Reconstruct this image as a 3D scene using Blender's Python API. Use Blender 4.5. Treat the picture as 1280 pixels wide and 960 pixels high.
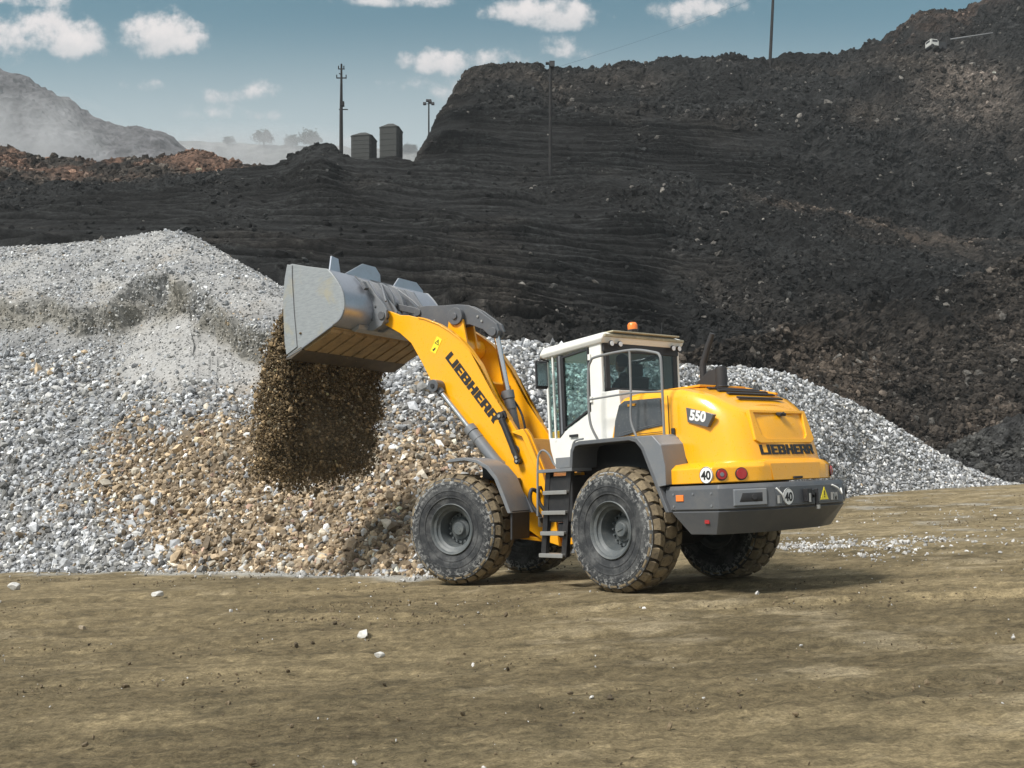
import bpy, bmesh, math, random
import numpy as np
from mathutils import Vector, Matrix
for o in list(bpy.data.objects): bpy.data.objects.remove(o)
S = bpy.context.scene
COL = S.collection
R = math.radians
rng = np.random.default_rng(7)
random.seed(7)

# ------------------------------------------------------------ camera, sky, sun
FPX, CX, CY, HC = 1250.0, 640.0, 614.07, 1.334       # focal length in pixels, horizon row, eye height (m)
cam_d = bpy.data.cameras.new('camera')
cam = bpy.data.objects.new('camera', cam_d); COL.objects.link(cam)
cam.location = (0, 0, HC); cam.rotation_euler = (R(90), 0, 0)
cam_d.sensor_width = 36; cam_d.lens = 36*FPX/1280
cam_d.shift_y = (CY-480)/1280
cam_d.clip_start = .1; cam_d.clip_end = 20000
S.camera = cam

SUN_EL, SUN_AZ = R(48), R(231)                       # azimuth clockwise from +Y: behind the camera, to the left
w = bpy.data.worlds.new('World'); S.world = w; w.use_nodes = True
nt = w.node_tree; nt.nodes.clear()
def N(tree, t, **kw):
    n = tree.nodes.new(t)
    for k, v in kw.items(): setattr(n, k, v)
    return n
def math_(tree, op, a, b=None, c=None, clamp=False):
    n = N(tree, 'ShaderNodeMath', operation=op, use_clamp=clamp)
    for i, v in enumerate((a, b, c)):
        if v is None: continue
        if isinstance(v, (int, float)): n.inputs[i].default_value = v
        else: tree.links.new(v, n.inputs[i])
    return n.outputs[0]
def mixc(tree, fac, a, b, blend='MIX'):
    n = N(tree, 'ShaderNodeMix', data_type='RGBA', blend_type=blend)
    for s, v in ((n.inputs[0], fac), (n.inputs[6], a), (n.inputs[7], b)):
        if isinstance(v, (int, float)): s.default_value = v
        elif isinstance(v, tuple): s.default_value = (*v, 1) if len(v) == 3 else v
        else: tree.links.new(v, s)
    return n.outputs[2]
sky = N(nt, 'ShaderNodeTexSky', sky_type='NISHITA', sun_disc=False)
sky.sun_elevation = SUN_EL; sky.sun_rotation = SUN_AZ
sky.air_density = 1.0; sky.dust_density = 2.2; sky.ozone_density = 2.0
SKY_STRENGTH = .078
hs = N(nt, 'ShaderNodeHueSaturation'); hs.inputs['Saturation'].default_value = .78; hs.inputs['Value'].default_value = 1
nt.links.new(sky.outputs[0], hs.inputs['Color'])
skyc = mixc(nt, 1.0, hs.outputs[0], (.13, .59, .61), 'MULTIPLY')
tc = N(nt, 'ShaderNodeTexCoord'); sp = N(nt, 'ShaderNodeSeparateXYZ'); nt.links.new(tc.outputs['Generated'], sp.inputs[0])
yy = math_(nt, 'MAXIMUM', sp.outputs[1], .02)
U = math_(nt, 'DIVIDE', sp.outputs[0], yy)           # horizontal and vertical tangent of the direction
V = math_(nt, 'DIVIDE', sp.outputs[2], yy)
cv = N(nt, 'ShaderNodeCombineXYZ'); nt.links.new(U, cv.inputs[0]); nt.links.new(V, cv.inputs[1])
def noise(tree, vec, scale, detail=4, rough=.5, dist=0):
    n = N(tree, 'ShaderNodeTexNoise'); n.inputs['Scale'].default_value = scale
    n.inputs['Detail'].default_value = detail; n.inputs['Roughness'].default_value = rough
    n.inputs['Distortion'].default_value = dist
    if vec is not None: tree.links.new(vec, n.inputs['Vector'])
    return n.outputs[0]
nz = noise(nt, cv.outputs[0], 13, 9, .62)
nz2 = noise(nt, cv.outputs[0], 42, 7, .6)
nn = math_(nt, 'ADD', math_(nt, 'MULTIPLY', nz, .62), math_(nt, 'MULTIPLY', nz2, .38))
CLOUDS = [  # u, v, half width, half height, strength : cumulus over the quarry
    (-.50, .450, .065, .034, 1.05), (-.44, .446, .028, .022, 1.0), (-.350, .454, .036, .026, 1.2), (-.327, .446, .026, .018, 1.05), (-.49, .492, .04, .014, .8),
    (-.372, .406, .018, .008, .55), (-.300, .395, .016, .009, .5), (-.256, .397, .024, .013, .6), (-.285, .376, .05, .012, .35),
    (-.11, .490, .055, .009, .9), (.042, .475, .052, .017, 1.05), (.0, .476, .03, .012, .8), (-.105, .43, .012, .009, .45),
    (-.065, .428, .028, .016, 1.0), (-.02, .430, .040, .014, 1.0), (-.125, .402, .026, .010, .55), (-.07, .402, .035, .012, .5),
    (.05, .443, .024, .010, .4), (.165, .478, .028, .020, .75), (.195, .484, .04, .012, .5), (-.02, .398, .05, .02, .4), (-.2, .35, .2, .012, .25),
    (.7, .47, .15, .05, .8), (-.8, .5, .2, .07, .9), (-1.2, .4, .2, .06, .8), (1.2, .5, .2, .08, .8)]
mask = None; shade = None
for (u, v, a, b, s) in CLOUDS:
    du = math_(nt, 'DIVIDE', math_(nt, 'SUBTRACT', U, u), a); dv = math_(nt, 'DIVIDE', math_(nt, 'SUBTRACT', V, v), b)
    below = math_(nt, 'MULTIPLY', math_(nt, 'MINIMUM', dv, 0), 1.0)      # flatter underside
    d2 = math_(nt, 'ADD', math_(nt, 'MULTIPLY', du, du), math_(nt, 'ADD', math_(nt, 'MULTIPLY', dv, dv), math_(nt, 'MULTIPLY', below, below)))
    g = math_(nt, 'MULTIPLY', math_(nt, 'SUBTRACT', 1.0, math_(nt, 'MULTIPLY', d2, .5)), s)
    mask = g if mask is None else math_(nt, 'MAXIMUM', mask, g)
    sh = math_(nt, 'MULTIPLY', math_(nt, 'MAXIMUM', g, 0), math_(nt, 'ADD', math_(nt, 'MULTIPLY', dv, .5), .5))
    shade = sh if shade is None else math_(nt, 'MAXIMUM', shade, sh)
m = math_(nt, 'ADD', math_(nt, 'MULTIPLY', mask, 1.0), math_(nt, 'MULTIPLY', math_(nt, 'SUBTRACT', nn, .5), 5.0))
mr = N(nt, 'ShaderNodeMapRange', interpolation_type='SMOOTHSTEP'); nt.links.new(m, mr.inputs[0])
mr.inputs[1].default_value = .26; mr.inputs[2].default_value = 1.0
cl_d = mixc(nt, math_(nt, 'ADD', math_(nt, 'MULTIPLY', shade, .9), math_(nt, 'MULTIPLY', math_(nt, 'SUBTRACT', nn, .42), 2.2), clamp=True), (3.1, 3.5, 3.8), (7.4, 6.8, 6.6))
# pale air low in the sky
lo = N(nt, 'ShaderNodeMapRange', interpolation_type='SMOOTHSTEP'); nt.links.new(V, lo.inputs[0])
lo.inputs[1].default_value = .49; lo.inputs[2].default_value = .33
skyc = mixc(nt, math_(nt, 'MULTIPLY', lo.outputs[0], .80), skyc, (4.2, 4.75, 4.85))
fin = mixc(nt, math_(nt, 'MULTIPLY', mr.outputs[0], .93), skyc, cl_d)
# unseen cloud deck overhead and behind the camera, added as soft neutral fill light
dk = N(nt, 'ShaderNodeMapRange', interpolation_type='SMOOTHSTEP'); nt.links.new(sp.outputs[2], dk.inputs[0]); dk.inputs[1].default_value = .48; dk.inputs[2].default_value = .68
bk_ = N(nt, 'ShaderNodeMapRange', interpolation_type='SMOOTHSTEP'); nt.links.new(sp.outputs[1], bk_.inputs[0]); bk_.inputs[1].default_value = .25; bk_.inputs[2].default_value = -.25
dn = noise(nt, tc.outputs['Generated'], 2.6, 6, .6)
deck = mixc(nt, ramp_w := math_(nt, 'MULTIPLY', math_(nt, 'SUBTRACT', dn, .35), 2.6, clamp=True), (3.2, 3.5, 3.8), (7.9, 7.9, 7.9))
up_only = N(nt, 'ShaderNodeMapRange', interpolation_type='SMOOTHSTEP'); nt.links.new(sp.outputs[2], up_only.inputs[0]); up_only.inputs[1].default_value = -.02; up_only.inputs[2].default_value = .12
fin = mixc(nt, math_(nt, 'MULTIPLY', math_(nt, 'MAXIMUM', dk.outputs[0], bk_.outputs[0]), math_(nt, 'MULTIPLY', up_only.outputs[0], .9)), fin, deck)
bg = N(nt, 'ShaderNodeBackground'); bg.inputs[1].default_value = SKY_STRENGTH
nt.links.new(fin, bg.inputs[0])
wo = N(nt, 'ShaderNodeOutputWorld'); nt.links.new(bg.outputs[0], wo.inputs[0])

sd = bpy.data.lights.new('sun', 'SUN'); sd.energy = 3.5; sd.angle = R(15); sd.color = (1, .96, .90)
sun = bpy.data.objects.new('sun', sd); COL.objects.link(sun)
dirv = Vector((math.sin(SUN_AZ)*math.cos(SUN_EL), math.cos(SUN_AZ)*math.cos(SUN_EL), math.sin(SUN_EL)))
sun.rotation_euler = dirv.to_track_quat('Z', 'Y').to_euler(); sun.location = (-20, -20, 40)
S.view_settings.view_transform = 'Standard'; S.view_settings.look = 'None'
S.view_settings.exposure = 0.80; S.view_settings.gamma = 1; S.view_settings.use_curve_mapping = False
S.render.engine = 'CYCLES'; S.cycles.max_bounces = 6; S.cycles.transparent_max_bounces = 12
S.cycles.volume_bounces = 0; S.cycles.use_denoising = True

# ------------------------------------------------------------ noise in numpy
_perm = np.random.default_rng(3).permutation(256); _perm = np.concatenate([_perm, _perm, _perm])
_grad = np.random.default_rng(4).normal(size=(256, 3)); _grad /= np.linalg.norm(_grad, axis=1)[:, None]
def perlin(P):
    P = np.asarray(P, float); i = np.floor(P).astype(np.int64); f = P-i; i &= 255
    u = f*f*f*(f*(f*6-15)+10); out = 0
    for dx in (0, 1):
        for dy in (0, 1):
            for dz in (0, 1):
                h = _perm[_perm[_perm[(i[:, 0]+dx) & 255]+((i[:, 1]+dy) & 255)]+((i[:, 2]+dz) & 255)]
                g = _grad[h]
                d = g[:, 0]*(f[:, 0]-dx)+g[:, 1]*(f[:, 1]-dy)+g[:, 2]*(f[:, 2]-dz)
                wx = u[:, 0] if dx else 1-u[:, 0]; wy = u[:, 1] if dy else 1-u[:, 1]; wz = u[:, 2] if dz else 1-u[:, 2]
                out = out+d*wx*wy*wz
    return out*1.6
def fbm(P, sc=1, oct=5, gain=.5, ridge=False, off=0):
    P = np.asarray(P)*sc+off; a = 1; s = 0; t = 0
    for k in range(oct):
        n = perlin(P); n = (.5-np.abs(n))*2 if ridge else n
        s = s+a*n; t += a; a *= gain; P = P*2.03+17.3
    return s/t
def sstep(a, b, x):
    t = np.clip((x-a)/(b-a), 0, 1); return t*t*(3-2*t)

# ------------------------------------------------------------ materials
MATS = {}
def new_mat(name):
    m = bpy.data.materials.new(name); m.use_nodes = True; MATS[name] = m
    return m, m.node_tree, m.node_tree.nodes['Principled BSDF']
def ramp(tree, fac, stops):
    r = N(tree, 'ShaderNodeValToRGB'); tree.links.new(fac, r.inputs[0])
    e = r.color_ramp.elements
    while len(e) < len(stops): e.new(.5)
    for k, (p, c) in enumerate(stops):
        e[k].position = p; e[k].color = (*c, 1) if isinstance(c, tuple) else (c, c, c, 1)
    return r.outputs[0]
def objvec(tree, scale=(1, 1, 1)):
    t = N(tree, 'ShaderNodeTexCoord'); mp = N(tree, 'ShaderNodeMapping'); mp.inputs['Scale'].default_value = scale
    tree.links.new(t.outputs['Object'], mp.inputs[0]); return mp.outputs[0]
def bump(tree, bsdf, h, strength=.5, dist=.02):
    b = N(tree, 'ShaderNodeBump'); b.inputs['Strength'].default_value = strength; b.inputs['Distance'].default_value = dist
    tree.links.new(h, b.inputs['Height']); tree.links.new(b.outputs[0], bsdf.inputs['Normal'])
def paint(name, col, rough=.4, metal=0, dirt=.25, dcol=(.26, .21, .15), scale=3.0, coat=0, spec=.5):
    m, t, b = new_mat(name); v = objvec(t)
    n = noise(t, v, scale, 8, .65); n2 = noise(t, v, scale*9, 5, .6)
    f = math_(t, 'MULTIPLY', ramp(t, math_(t, 'ADD', math_(t, 'MULTIPLY', n, .7), math_(t, 'MULTIPLY', n2, .3)), [(.46, 0.0), (.72, 1.0)]), dirt)
    t.links.new(mixc(t, f, col, dcol), b.inputs['Base Color'])
    t.links.new(math_(t, 'ADD', math_(t, 'MULTIPLY', n2, .25), rough-.1), b.inputs['Roughness'])
    b.inputs['Metallic'].default_value = metal; b.inputs['Coat Weight'].default_value = coat
    b.inputs['Coat Roughness'].default_value = .12; b.inputs['Specular IOR Level'].default_value = spec
    bump(t, b, n2, .08, .004)
    return m
YEL = paint('yellow_paint', (.88, .395, .002), .28, dirt=.24, dcol=(.46, .30, .10), coat=.6)
YELB = paint('yellow_paint_worn', (.78, .33, .006), .42, dirt=.35, dcol=(.33, .22, .09), scale=5)
WHITE = paint('white_paint', (.76, .75, .71), .4, dirt=.22, dcol=(.42, .38, .30), scale=4, coat=.2)
GREY = paint('grey_paint', (.085, .090, .100), .42, dirt=.3, dcol=(.20, .18, .15), scale=4, coat=.1)
GREYL = paint('light_grey_paint', (.15, .16, .175), .42, dirt=.35, dcol=(.28, .25, .21), scale=4, coat=.1)
STEEL = paint('bucket_steel', (.42, .44, .49), .34, metal=.7, dirt=.3, dcol=(.20, .19, .18), scale=2.5)
BLACK = paint('black_paint', (.014, .014, .016), .5, dirt=.35, dcol=(.08, .07, .06), scale=5)
BLKR = paint('black_plastic', (.022, .022, .025), .55, dirt=.2, dcol=(.1, .09, .08), scale=6)
CHROME = paint('chrome_rod', (.62, .62, .62), .2, metal=1, dirt=.12, dcol=(.3, .28, .25))
TUBE = paint('rail_tube', (.19, .195, .20), .4, dirt=.3, dcol=(.3, .27, .22))
STEP = paint('step_tread', (.33, .33, .32), .45, metal=.5, dirt=.35, dcol=(.25, .2, .14), scale=8)
RED = paint('red_lens', (.34, .010, .012), .2, dirt=.1, coat=.6)
ORANGE = paint('orange_lens', (.85, .20, .02), .22, dirt=.08, coat=.6)
LAMP = paint('lamp_lens', (.75, .76, .78), .15, dirt=.05, coat=.6)
SIGNW = paint('sign_white', (.80, .80, .78), .4, dirt=.12)
SIGNY = paint('sign_yellow', (.88, .72, .03), .4, dirt=.05)
INK = paint('ink_black', (.012, .012, .012), .5, dirt=.04)
BROWNM = paint('muddy_steel', (.34, .24, .12), .7, dirt=.6, dcol=(.045, .035, .025), scale=5)
EDGE = paint('cutting_edge_steel', (.09, .075, .06), .6, metal=.2, dirt=.6, dcol=(.2, .15, .09), scale=6)
RIMM = paint('wheel_rim_paint', (.075, .085, .09), .5, dirt=.45, dcol=(.24, .24, .22), scale=8)
SEATM = paint('seat_cloth', (.03, .03, .034), .9, dirt=0)
SKIN = paint('skin', (.42, .25, .18), .55, dirt=0); HAIR = paint('hair', (.03, .022, .015), .6, dirt=0)
SHIRT = paint('shirt_cloth', (.05, .06, .09), .85, dirt=0)
CONC = paint('silo_sheet', (.040, .042, .040), .9, dirt=.6, dcol=(.035, .035, .034), scale=.6)
POLEM = paint('pole_steel', (.008, .008, .009), .9, dirt=.1, scale=2)
POLEL = paint('pole_pale', (.17, .175, .18), .7, dirt=.2, scale=2)
# bucket side sheet: pale scratched steel with beige dust
m, t, b = new_mat('bucket_side'); v = objvec(t); BSIDE = m
n1 = noise(t, v, 2.2, 8, .6, .4); n2 = noise(t, objvec(t, (3, 3, 16)), 3, 6, .6)
c = mixc(t, ramp(t, n2, [(.35, 0.0), (.7, 1.0)]), (.29, .30, .305), (.37, .38, .385))
c = mixc(t, ramp(t, n1, [(.54, 0.0), (.66, .8)]), c, (.40, .36, .27))
t.links.new(c, b.inputs['Base Color']); b.inputs['Roughness'].default_value = .38; b.inputs['Metallic'].default_value = .45
# glass
def glass(name, tint, refl=.12):
    m = bpy.data.materials.new(name); m.use_nodes = True; t = m.node_tree; t.nodes.clear()
    tr = N(t, 'ShaderNodeBsdfTransparent'); tr.inputs[0].default_value = (*tint, 1)
    gl = N(t, 'ShaderNodeBsdfGlossy'); gl.inputs[0].default_value = (.9, .95, .95, 1); gl.inputs[1].default_value = .03
    fr = N(t, 'ShaderNodeLayerWeight'); fr.inputs[0].default_value = .5
    mx = N(t, 'ShaderNodeMixShader'); t.links.new(math_(t, 'ADD', math_(t, 'MULTIPLY', math_(t, 'POWER', fr.outputs[1], 4.0), .7), refl, clamp=True), mx.inputs[0])
    t.links.new(tr.outputs[0], mx.inputs[1]); t.links.new(gl.outputs[0], mx.inputs[2])
    o = N(t, 'ShaderNodeOutputMaterial'); t.links.new(mx.outputs[0], o.inputs[0]); return m
GLASS = glass('cab_glass', (.82, .92, .90), .05); GLASSD = glass('rear_glass', (.55, .60, .61), .03)
# tyre rubber: dusty sidewall, muddy tread
m, t, b = new_mat('tyre_sidewall'); SIDEW = m; v = objvec(t)
tcn = N(t, 'ShaderNodeTexCoord'); sx = N(t, 'ShaderNodeSeparateXYZ'); t.links.new(tcn.outputs['Object'], sx.inputs[0])
rad = math_(t, 'SQRT', math_(t, 'ADD', math_(t, 'MULTIPLY', sx.outputs[0], sx.outputs[0]), math_(t, 'MULTIPLY', sx.outputs[2], sx.outputs[2])))
n1 = noise(t, v, 4, 8, .7); n2 = noise(t, v, 17, 7, .7)
d = math_(t, 'MULTIPLY', ramp(t, n1, [(.46, 0.0), (.68, 1.0)]), .26)
edge = N(t, 'ShaderNodeMapRange'); t.links.new(rad, edge.inputs[0]); edge.inputs[1].default_value = .54; edge.inputs[2].default_value = .70
d2 = math_(t, 'MULTIPLY', math_(t, 'MULTIPLY', edge.outputs[0], ramp(t, n2, [(.50, 0.0), (.57, 1.0)])), .85)
t.links.new(mixc(t, math_(t, 'MAXIMUM', d, d2), (.022, .024, .027), (.34, .34, .33)), b.inputs['Base Color'])
b.inputs['Roughness'].default_value = .85; bump(t, b, n2, .25, .01)
m, t, b = new_mat('tyre_tread'); TREAD = m; v = objvec(t)
n1 = noise(t, v, 5, 8, .65); n2 = noise(t, v, 30, 6, .6)
c = mixc(t, ramp(t, n1, [(.35, 0.0), (.65, 1.0)]), (.105, .08, .05), (.25, .195, .12))
c = mixc(t, ramp(t, n2, [(.56, 0.0), (.68, .8)]), c, (.05, .042, .034))
t.links.new(c, b.inputs['Base Color']); b.inputs['Roughness'].default_value = .9; bump(t, b, n2, .4, .01)
m, t, b = new_mat('tyre_groove'); GROOVE = m
b.inputs['Base Color'].default_value = (.035, .028, .02, 1); b.inputs['Roughness'].default_value = .95

def stone_mat(name, rough=.85, sc=9):
    m, t, b = new_mat(name)
    a = N(t, 'ShaderNodeAttribute', attribute_name='tone'); v = objvec(t)
    n1 = noise(t, v, sc, 6, .7)
    c = mixc(t, 1.0, a.outputs['Color'], ramp(t, n1, [(.25, .62), (.75, 1.25)]), 'MULTIPLY')
    t.links.new(c, b.inputs['Base Color']); b.inputs['Roughness'].default_value = rough
    bump(t, b, n1, .5, .02); return m
STONE = stone_mat('crushed_stone'); SOILM = stone_mat('falling_soil', .95, 30)
def earth_mat(name, sc, bdist, rough=.95, bs=.8):
    m, t, b = new_mat(name)
    a = N(t, 'ShaderNodeAttribute', attribute_name='tone'); v = objvec(t)
    n1 = noise(t, v, sc, 10, .72); n2 = noise(t, v, sc*.22, 6, .6)
    c = mixc(t, 1.0, a.outputs['Color'], ramp(t, n1, [(.34, .30), (.66, 1.7)]), 'MULTIPLY')
    c = mixc(t, 1.0, c, ramp(t, n2, [(.3, .75), (.7, 1.22)]), 'MULTIPLY')
    t.links.new(c, b.inputs['Base Color']); b.inputs['Roughness'].default_value = rough
    b.inputs['Specular IOR Level'].default_value = .25
    bump(t, b, n1, bs, bdist); return m
COALM = earth_mat('dark_overburden', 2.6, .5, bs=1.0)
PILEM = earth_mat('gravel_fines', 9, .06)
FARM = earth_mat('far_slope', .05, 2.0)

# ------------------------------------------------------------ helpers
def tag(o, label=None, cat=None, group=None, kind=None):
    if label: o['label'] = label
    if cat: o['category'] = cat
    if group: o['group'] = group
    if kind: o['kind'] = kind
    return o
def np_mesh(name, V, F, mat, tone=None, smooth=False):
    V = np.ascontiguousarray(V, np.float32); F = np.ascontiguousarray(F, np.int32); k = F.shape[1]
    me = bpy.data.meshes.new(name); me.vertices.add(len(V)); me.vertices.foreach_set('co', V.ravel())
    me.loops.add(F.size); me.loops.foreach_set('vertex_index', F.ravel())
    me.polygons.add(len(F)); me.polygons.foreach_set('loop_start', np.arange(0, F.size, k, dtype=np.int32))
    me.polygons.foreach_set('use_smooth', np.full(len(F), smooth, bool))
    me.update(calc_edges=True)
    if tone is not None:
        at = me.attributes.new('tone', 'FLOAT_COLOR', 'POINT')
        at.data.foreach_set('color', np.concatenate([tone, np.ones((len(V), 1))], 1).astype(np.float32).ravel())
    me.materials.append(mat)
    o = bpy.data.objects.new(name, me); COL.objects.link(o); return o
def at(px, py, D):
    "a point D metres in front of the eye that the photograph shows at (px, py)"
    return np.stack([(np.asarray(px)-CX)/FPX*D, np.asarray(D)+0*np.asarray(px), HC+(CY-np.asarray(py))/FPX*D], -1)
def grid_faces(nr, nc):
    i = np.arange((nr-1)*(nc-1)); r = i//(nc-1); c = i % (nc-1); a = r*nc+c
    return np.stack([a, a+1, a+nc+1, a+nc], 1)
def grid_normals(G):
    du = np.gradient(G, axis=1); dv = np.gradient(G, axis=0); n = np.cross(du, dv)
    n /= np.linalg.norm(n, axis=2)[..., None]+1e-9; return n
def curve(tab, xs, k): t = np.array(tab, float); return np.interp(xs, t[:, 0], t[:, k])
def smooth1(a, n):
    k = np.ones(n)/n; return np.convolve(np.pad(a, n//2, 'edge'), k, 'same')[n//2:n//2+len(a)]

_p = (1+5**.5)/2
ICO = np.array([(-1, _p, 0), (1, _p, 0), (-1, -_p, 0), (1, -_p, 0), (0, -1, _p), (0, 1, _p), (0, -1, -_p), (0, 1, -_p), (_p, 0, -1), (_p, 0, 1), (-_p, 0, -1), (-_p, 0, 1)])/math.sqrt(1+_p*_p)
ICOF = np.array([(0, 11, 5), (0, 5, 1), (0, 1, 7), (0, 7, 10), (0, 10, 11), (1, 5, 9), (5, 11, 4), (11, 10, 2), (10, 7, 6), (7, 1, 8), (3, 9, 4), (3, 4, 2), (3, 2, 6), (3, 6, 8), (3, 8, 9), (4, 9, 5), (2, 4, 11), (6, 2, 10), (8, 6, 7), (9, 8, 1)])
def rocks(pos, size, tone, flat=.7, up=None, jit=.28):
    n = len(pos); base = ICO[None]*(1+rng.uniform(-jit, jit, (n, 12, 1)))+rng.normal(0, .10, (n, 12, 3))
    sc = size[:, None]*np.stack([rng.uniform(.8, 1.25, n), rng.uniform(.6, 1.0, n), rng.uniform(.45, .8, n)], 1)*.5
    P = base*sc[:, None, :]
    q = rng.normal(size=(n, 4)); q /= np.linalg.norm(q, axis=1)[:, None]; a, b_, c_, d_ = q.T
    M = np.stack([1-2*(c_*c_+d_*d_), 2*(b_*c_-a*d_), 2*(b_*d_+a*c_), 2*(b_*c_+a*d_), 1-2*(b_*b_+d_*d_), 2*(c_*d_-a*b_), 2*(b_*d_-a*c_), 2*(c_*d_+a*b_), 1-2*(b_*b_+c_*c_)], 1).reshape(n, 3, 3)
    P = np.einsum('nij,nkj->nki', M, P)+pos[:, None, :]
    F = ICOF[None]+(np.arange(n)*12)[:, None, None]
    return P.reshape(-1, 3), F.reshape(-1, 3), np.repeat(tone, 12, 0)
def scatter(G, n, weight=None):
    "random points on a grid surface, by area"
    A = G[:-1, :-1]; B = G[:-1, 1:]; C = G[1:, 1:]; D = G[1:, :-1]
    ar = np.linalg.norm(np.cross(C-A, D-B), axis=2)*.5
    if weight is not None: ar = ar*(weight[:-1, :-1])
    p = ar.ravel()/ar.sum(); k = rng.choice(p.size, n, p=p); r = k//ar.shape[1]; c = k % ar.shape[1]
    u = rng.random(n)[:, None]; v = rng.random(n)[:, None]
    P = (A[r, c]*(1-u)+B[r, c]*u)*(1-v)+(D[r, c]*(1-u)+C[r, c]*u)*v
    return P, r, c
def tri(F): return np.concatenate([F[:, [0, 1, 2]], F[:, [0, 2, 3]]])
# ------------------------------------------------------------ the ground
ROLL = .0440
_c, _s = math.cos(ROLL), math.sin(ROLL)
def ground_z(x, y):
    x = np.asarray(x, float); y = np.asarray(y, float)
    xs = 60*np.tanh(x/60)
    z = _s/_c*(xs-_s*HC)+HC*(1-_c)
    return z+.5*sstep(30, 50, y)*sstep(-5, 12, x)
px = np.arange(-900, 2181, 4.0); Dr = np.concatenate([np.geomspace(2.2, 75, 520), np.geomspace(78, 6000, 40)])
PX, DD = np.meshgrid(px, Dr)
X = (PX-CX)/FPX*DD; Y = DD
P = np.stack([X, Y, X*0], -1).reshape(-1, 3)
near = (1-sstep(45, 75, P[:, 1]))
P2 = P*np.array([.75, 1.15, 1])                                  # drawn out along the haul track
TRK = []                                                        # tyre tracks curving away to the right
def track(fn, wd, depth, lug=.42):
    yc = fn(P[:, 0]); dy = (P[:, 1]-yc); m_ = np.exp(-(dy/wd)**4)
    TRK.append(m_); return m_*(-depth+depth*.75*np.sin((P[:, 0]+np.abs(dy)*.9)*2*np.pi/lug))+np.exp(-((np.abs(dy)-wd*1.25)/(wd*.35))**2)*depth*.8
trk = 0
for k_, (a0, b0, c0_) in enumerate(((11.6, -.13, .010), (13.5, -.12, .011), (8.7, -.07, .004), (10.3, -.06, .005), (7.0, .05, -.003), (14.9, .035, .006), (6.0, .06, -.004))):
    trk = trk+track(lambda x, a0=a0, b0=b0, c0_=c0_: a0+b0*x+c0_*x*x+.12*np.sin(x*.5+a0), .26, (.042, .038, .026, .030, .022, .034, .018)[k_])*np.clip(.55+1.3*fbm(P, .35, 3, off=200+k_), 0, 1)
tmask = np.clip(sum(TRK), 0, 1); tedge = np.clip(sum(m_*(1-m_)*4 for m_ in TRK), 0, 1)
lump = trk+fbm(P2, .55, 5, .5)*.06+fbm(P, 3.2, 4, .6, off=9)*.026+fbm(P, 11, 3, .65, off=19)*.013*(1-sstep(14, 24, P[:, 1]))+fbm(P2, 6.5, 3, .7, off=31)*.014
# wheel ruts that swing past the machine
rut = 0
for (y0, k, amp, wd) in ((11.3, -.10, .05, .16), (12.6, -.04, .045, .2), (9.1, -.03, .04, .2), (7.4, .02, .03, .25), (14.6, .03, .05, .18)):
    yc = y0+k*P[:, 0]+.35*np.sin(P[:, 0]*.21+y0)
    d = P[:, 1]-yc; rut = rut-amp*np.exp(-(d/wd)**2)+.5*amp*np.exp(-((d-2.2*wd)/wd)**2)
rut = rut*(.5+.8*np.clip(fbm(P2, .5, 3, off=70)+.4, 0, 1))
tr = np.sqrt((P[:, 0]-7.2)**2+(P[:, 1]-17.5)**2)                # churned earth right of the machine
lump = lump+np.exp(-((P[:, 1]-(17.6-.17*(P[:, 0]-4)))/.55)**2)*sstep(3.5, 5, P[:, 0])*(1-sstep(9, 12, P[:, 0]))*(fbm(P, 4, 4, .7, off=5)*.12+.03)
# level under the wheels
LW = np.array([(1.0, 12.8), (2.6, 14.0), (-.77, 14.64), (.27, 16.34)])
flat = np.ones(len(P))
for a in LW: flat = np.minimum(flat, sstep(.3, 1.1, np.hypot(P[:, 0]-a[0], P[:, 1]-a[1])))
Z = ground_z(P[:, 0], P[:, 1])+(lump+rut)*near*flat
gv = np.stack([P[:, 0], P[:, 1], Z], 1)
n1 = fbm(P2, .32, 5, .55, off=3); n2 = fbm(P2, 1.6, 5, .6, off=13); n3 = fbm(P, .16, 3, off=23)
base = np.array([.285, .225, .128]); dark = np.array([.125, .098, .055]); pale = np.array([.42, .35, .235])
n4 = fbm(P*np.array([1, 2.2, 1]), 5.5, 4, .7, off=87)
f1 = np.clip(.50+1.0*n1+.6*n2+.8*n4, 0, 1)[:, None]
tone = dark*(1-f1)+base*f1
tone = tone*np.clip(1+.55*fbm(P, 12, 3, .7, off=219), .4, 1.7)[:, None]
tone = tone*(1-.30*tmask*np.clip(.55+n4*1.5+n1, 0, 1)-.30*tedge*np.clip(.4+n4*2, 0, 1))[:, None]
db = .65*sstep(.10, .40, fbm(P*np.array([.8, 1.3, 1]), 1.1, 5, .65, off=93)+.12*(1-sstep(5, 11, P[:, 1])))[:, None]; tone = tone*(1-.58*db)+.58*db*np.array([.066, .056, .033])
f2 = (np.clip(n2*1.6+n3*1.4-.30, 0, 1)*.7)[:, None]; tone = tone*(1-f2)+pale*f2
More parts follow.
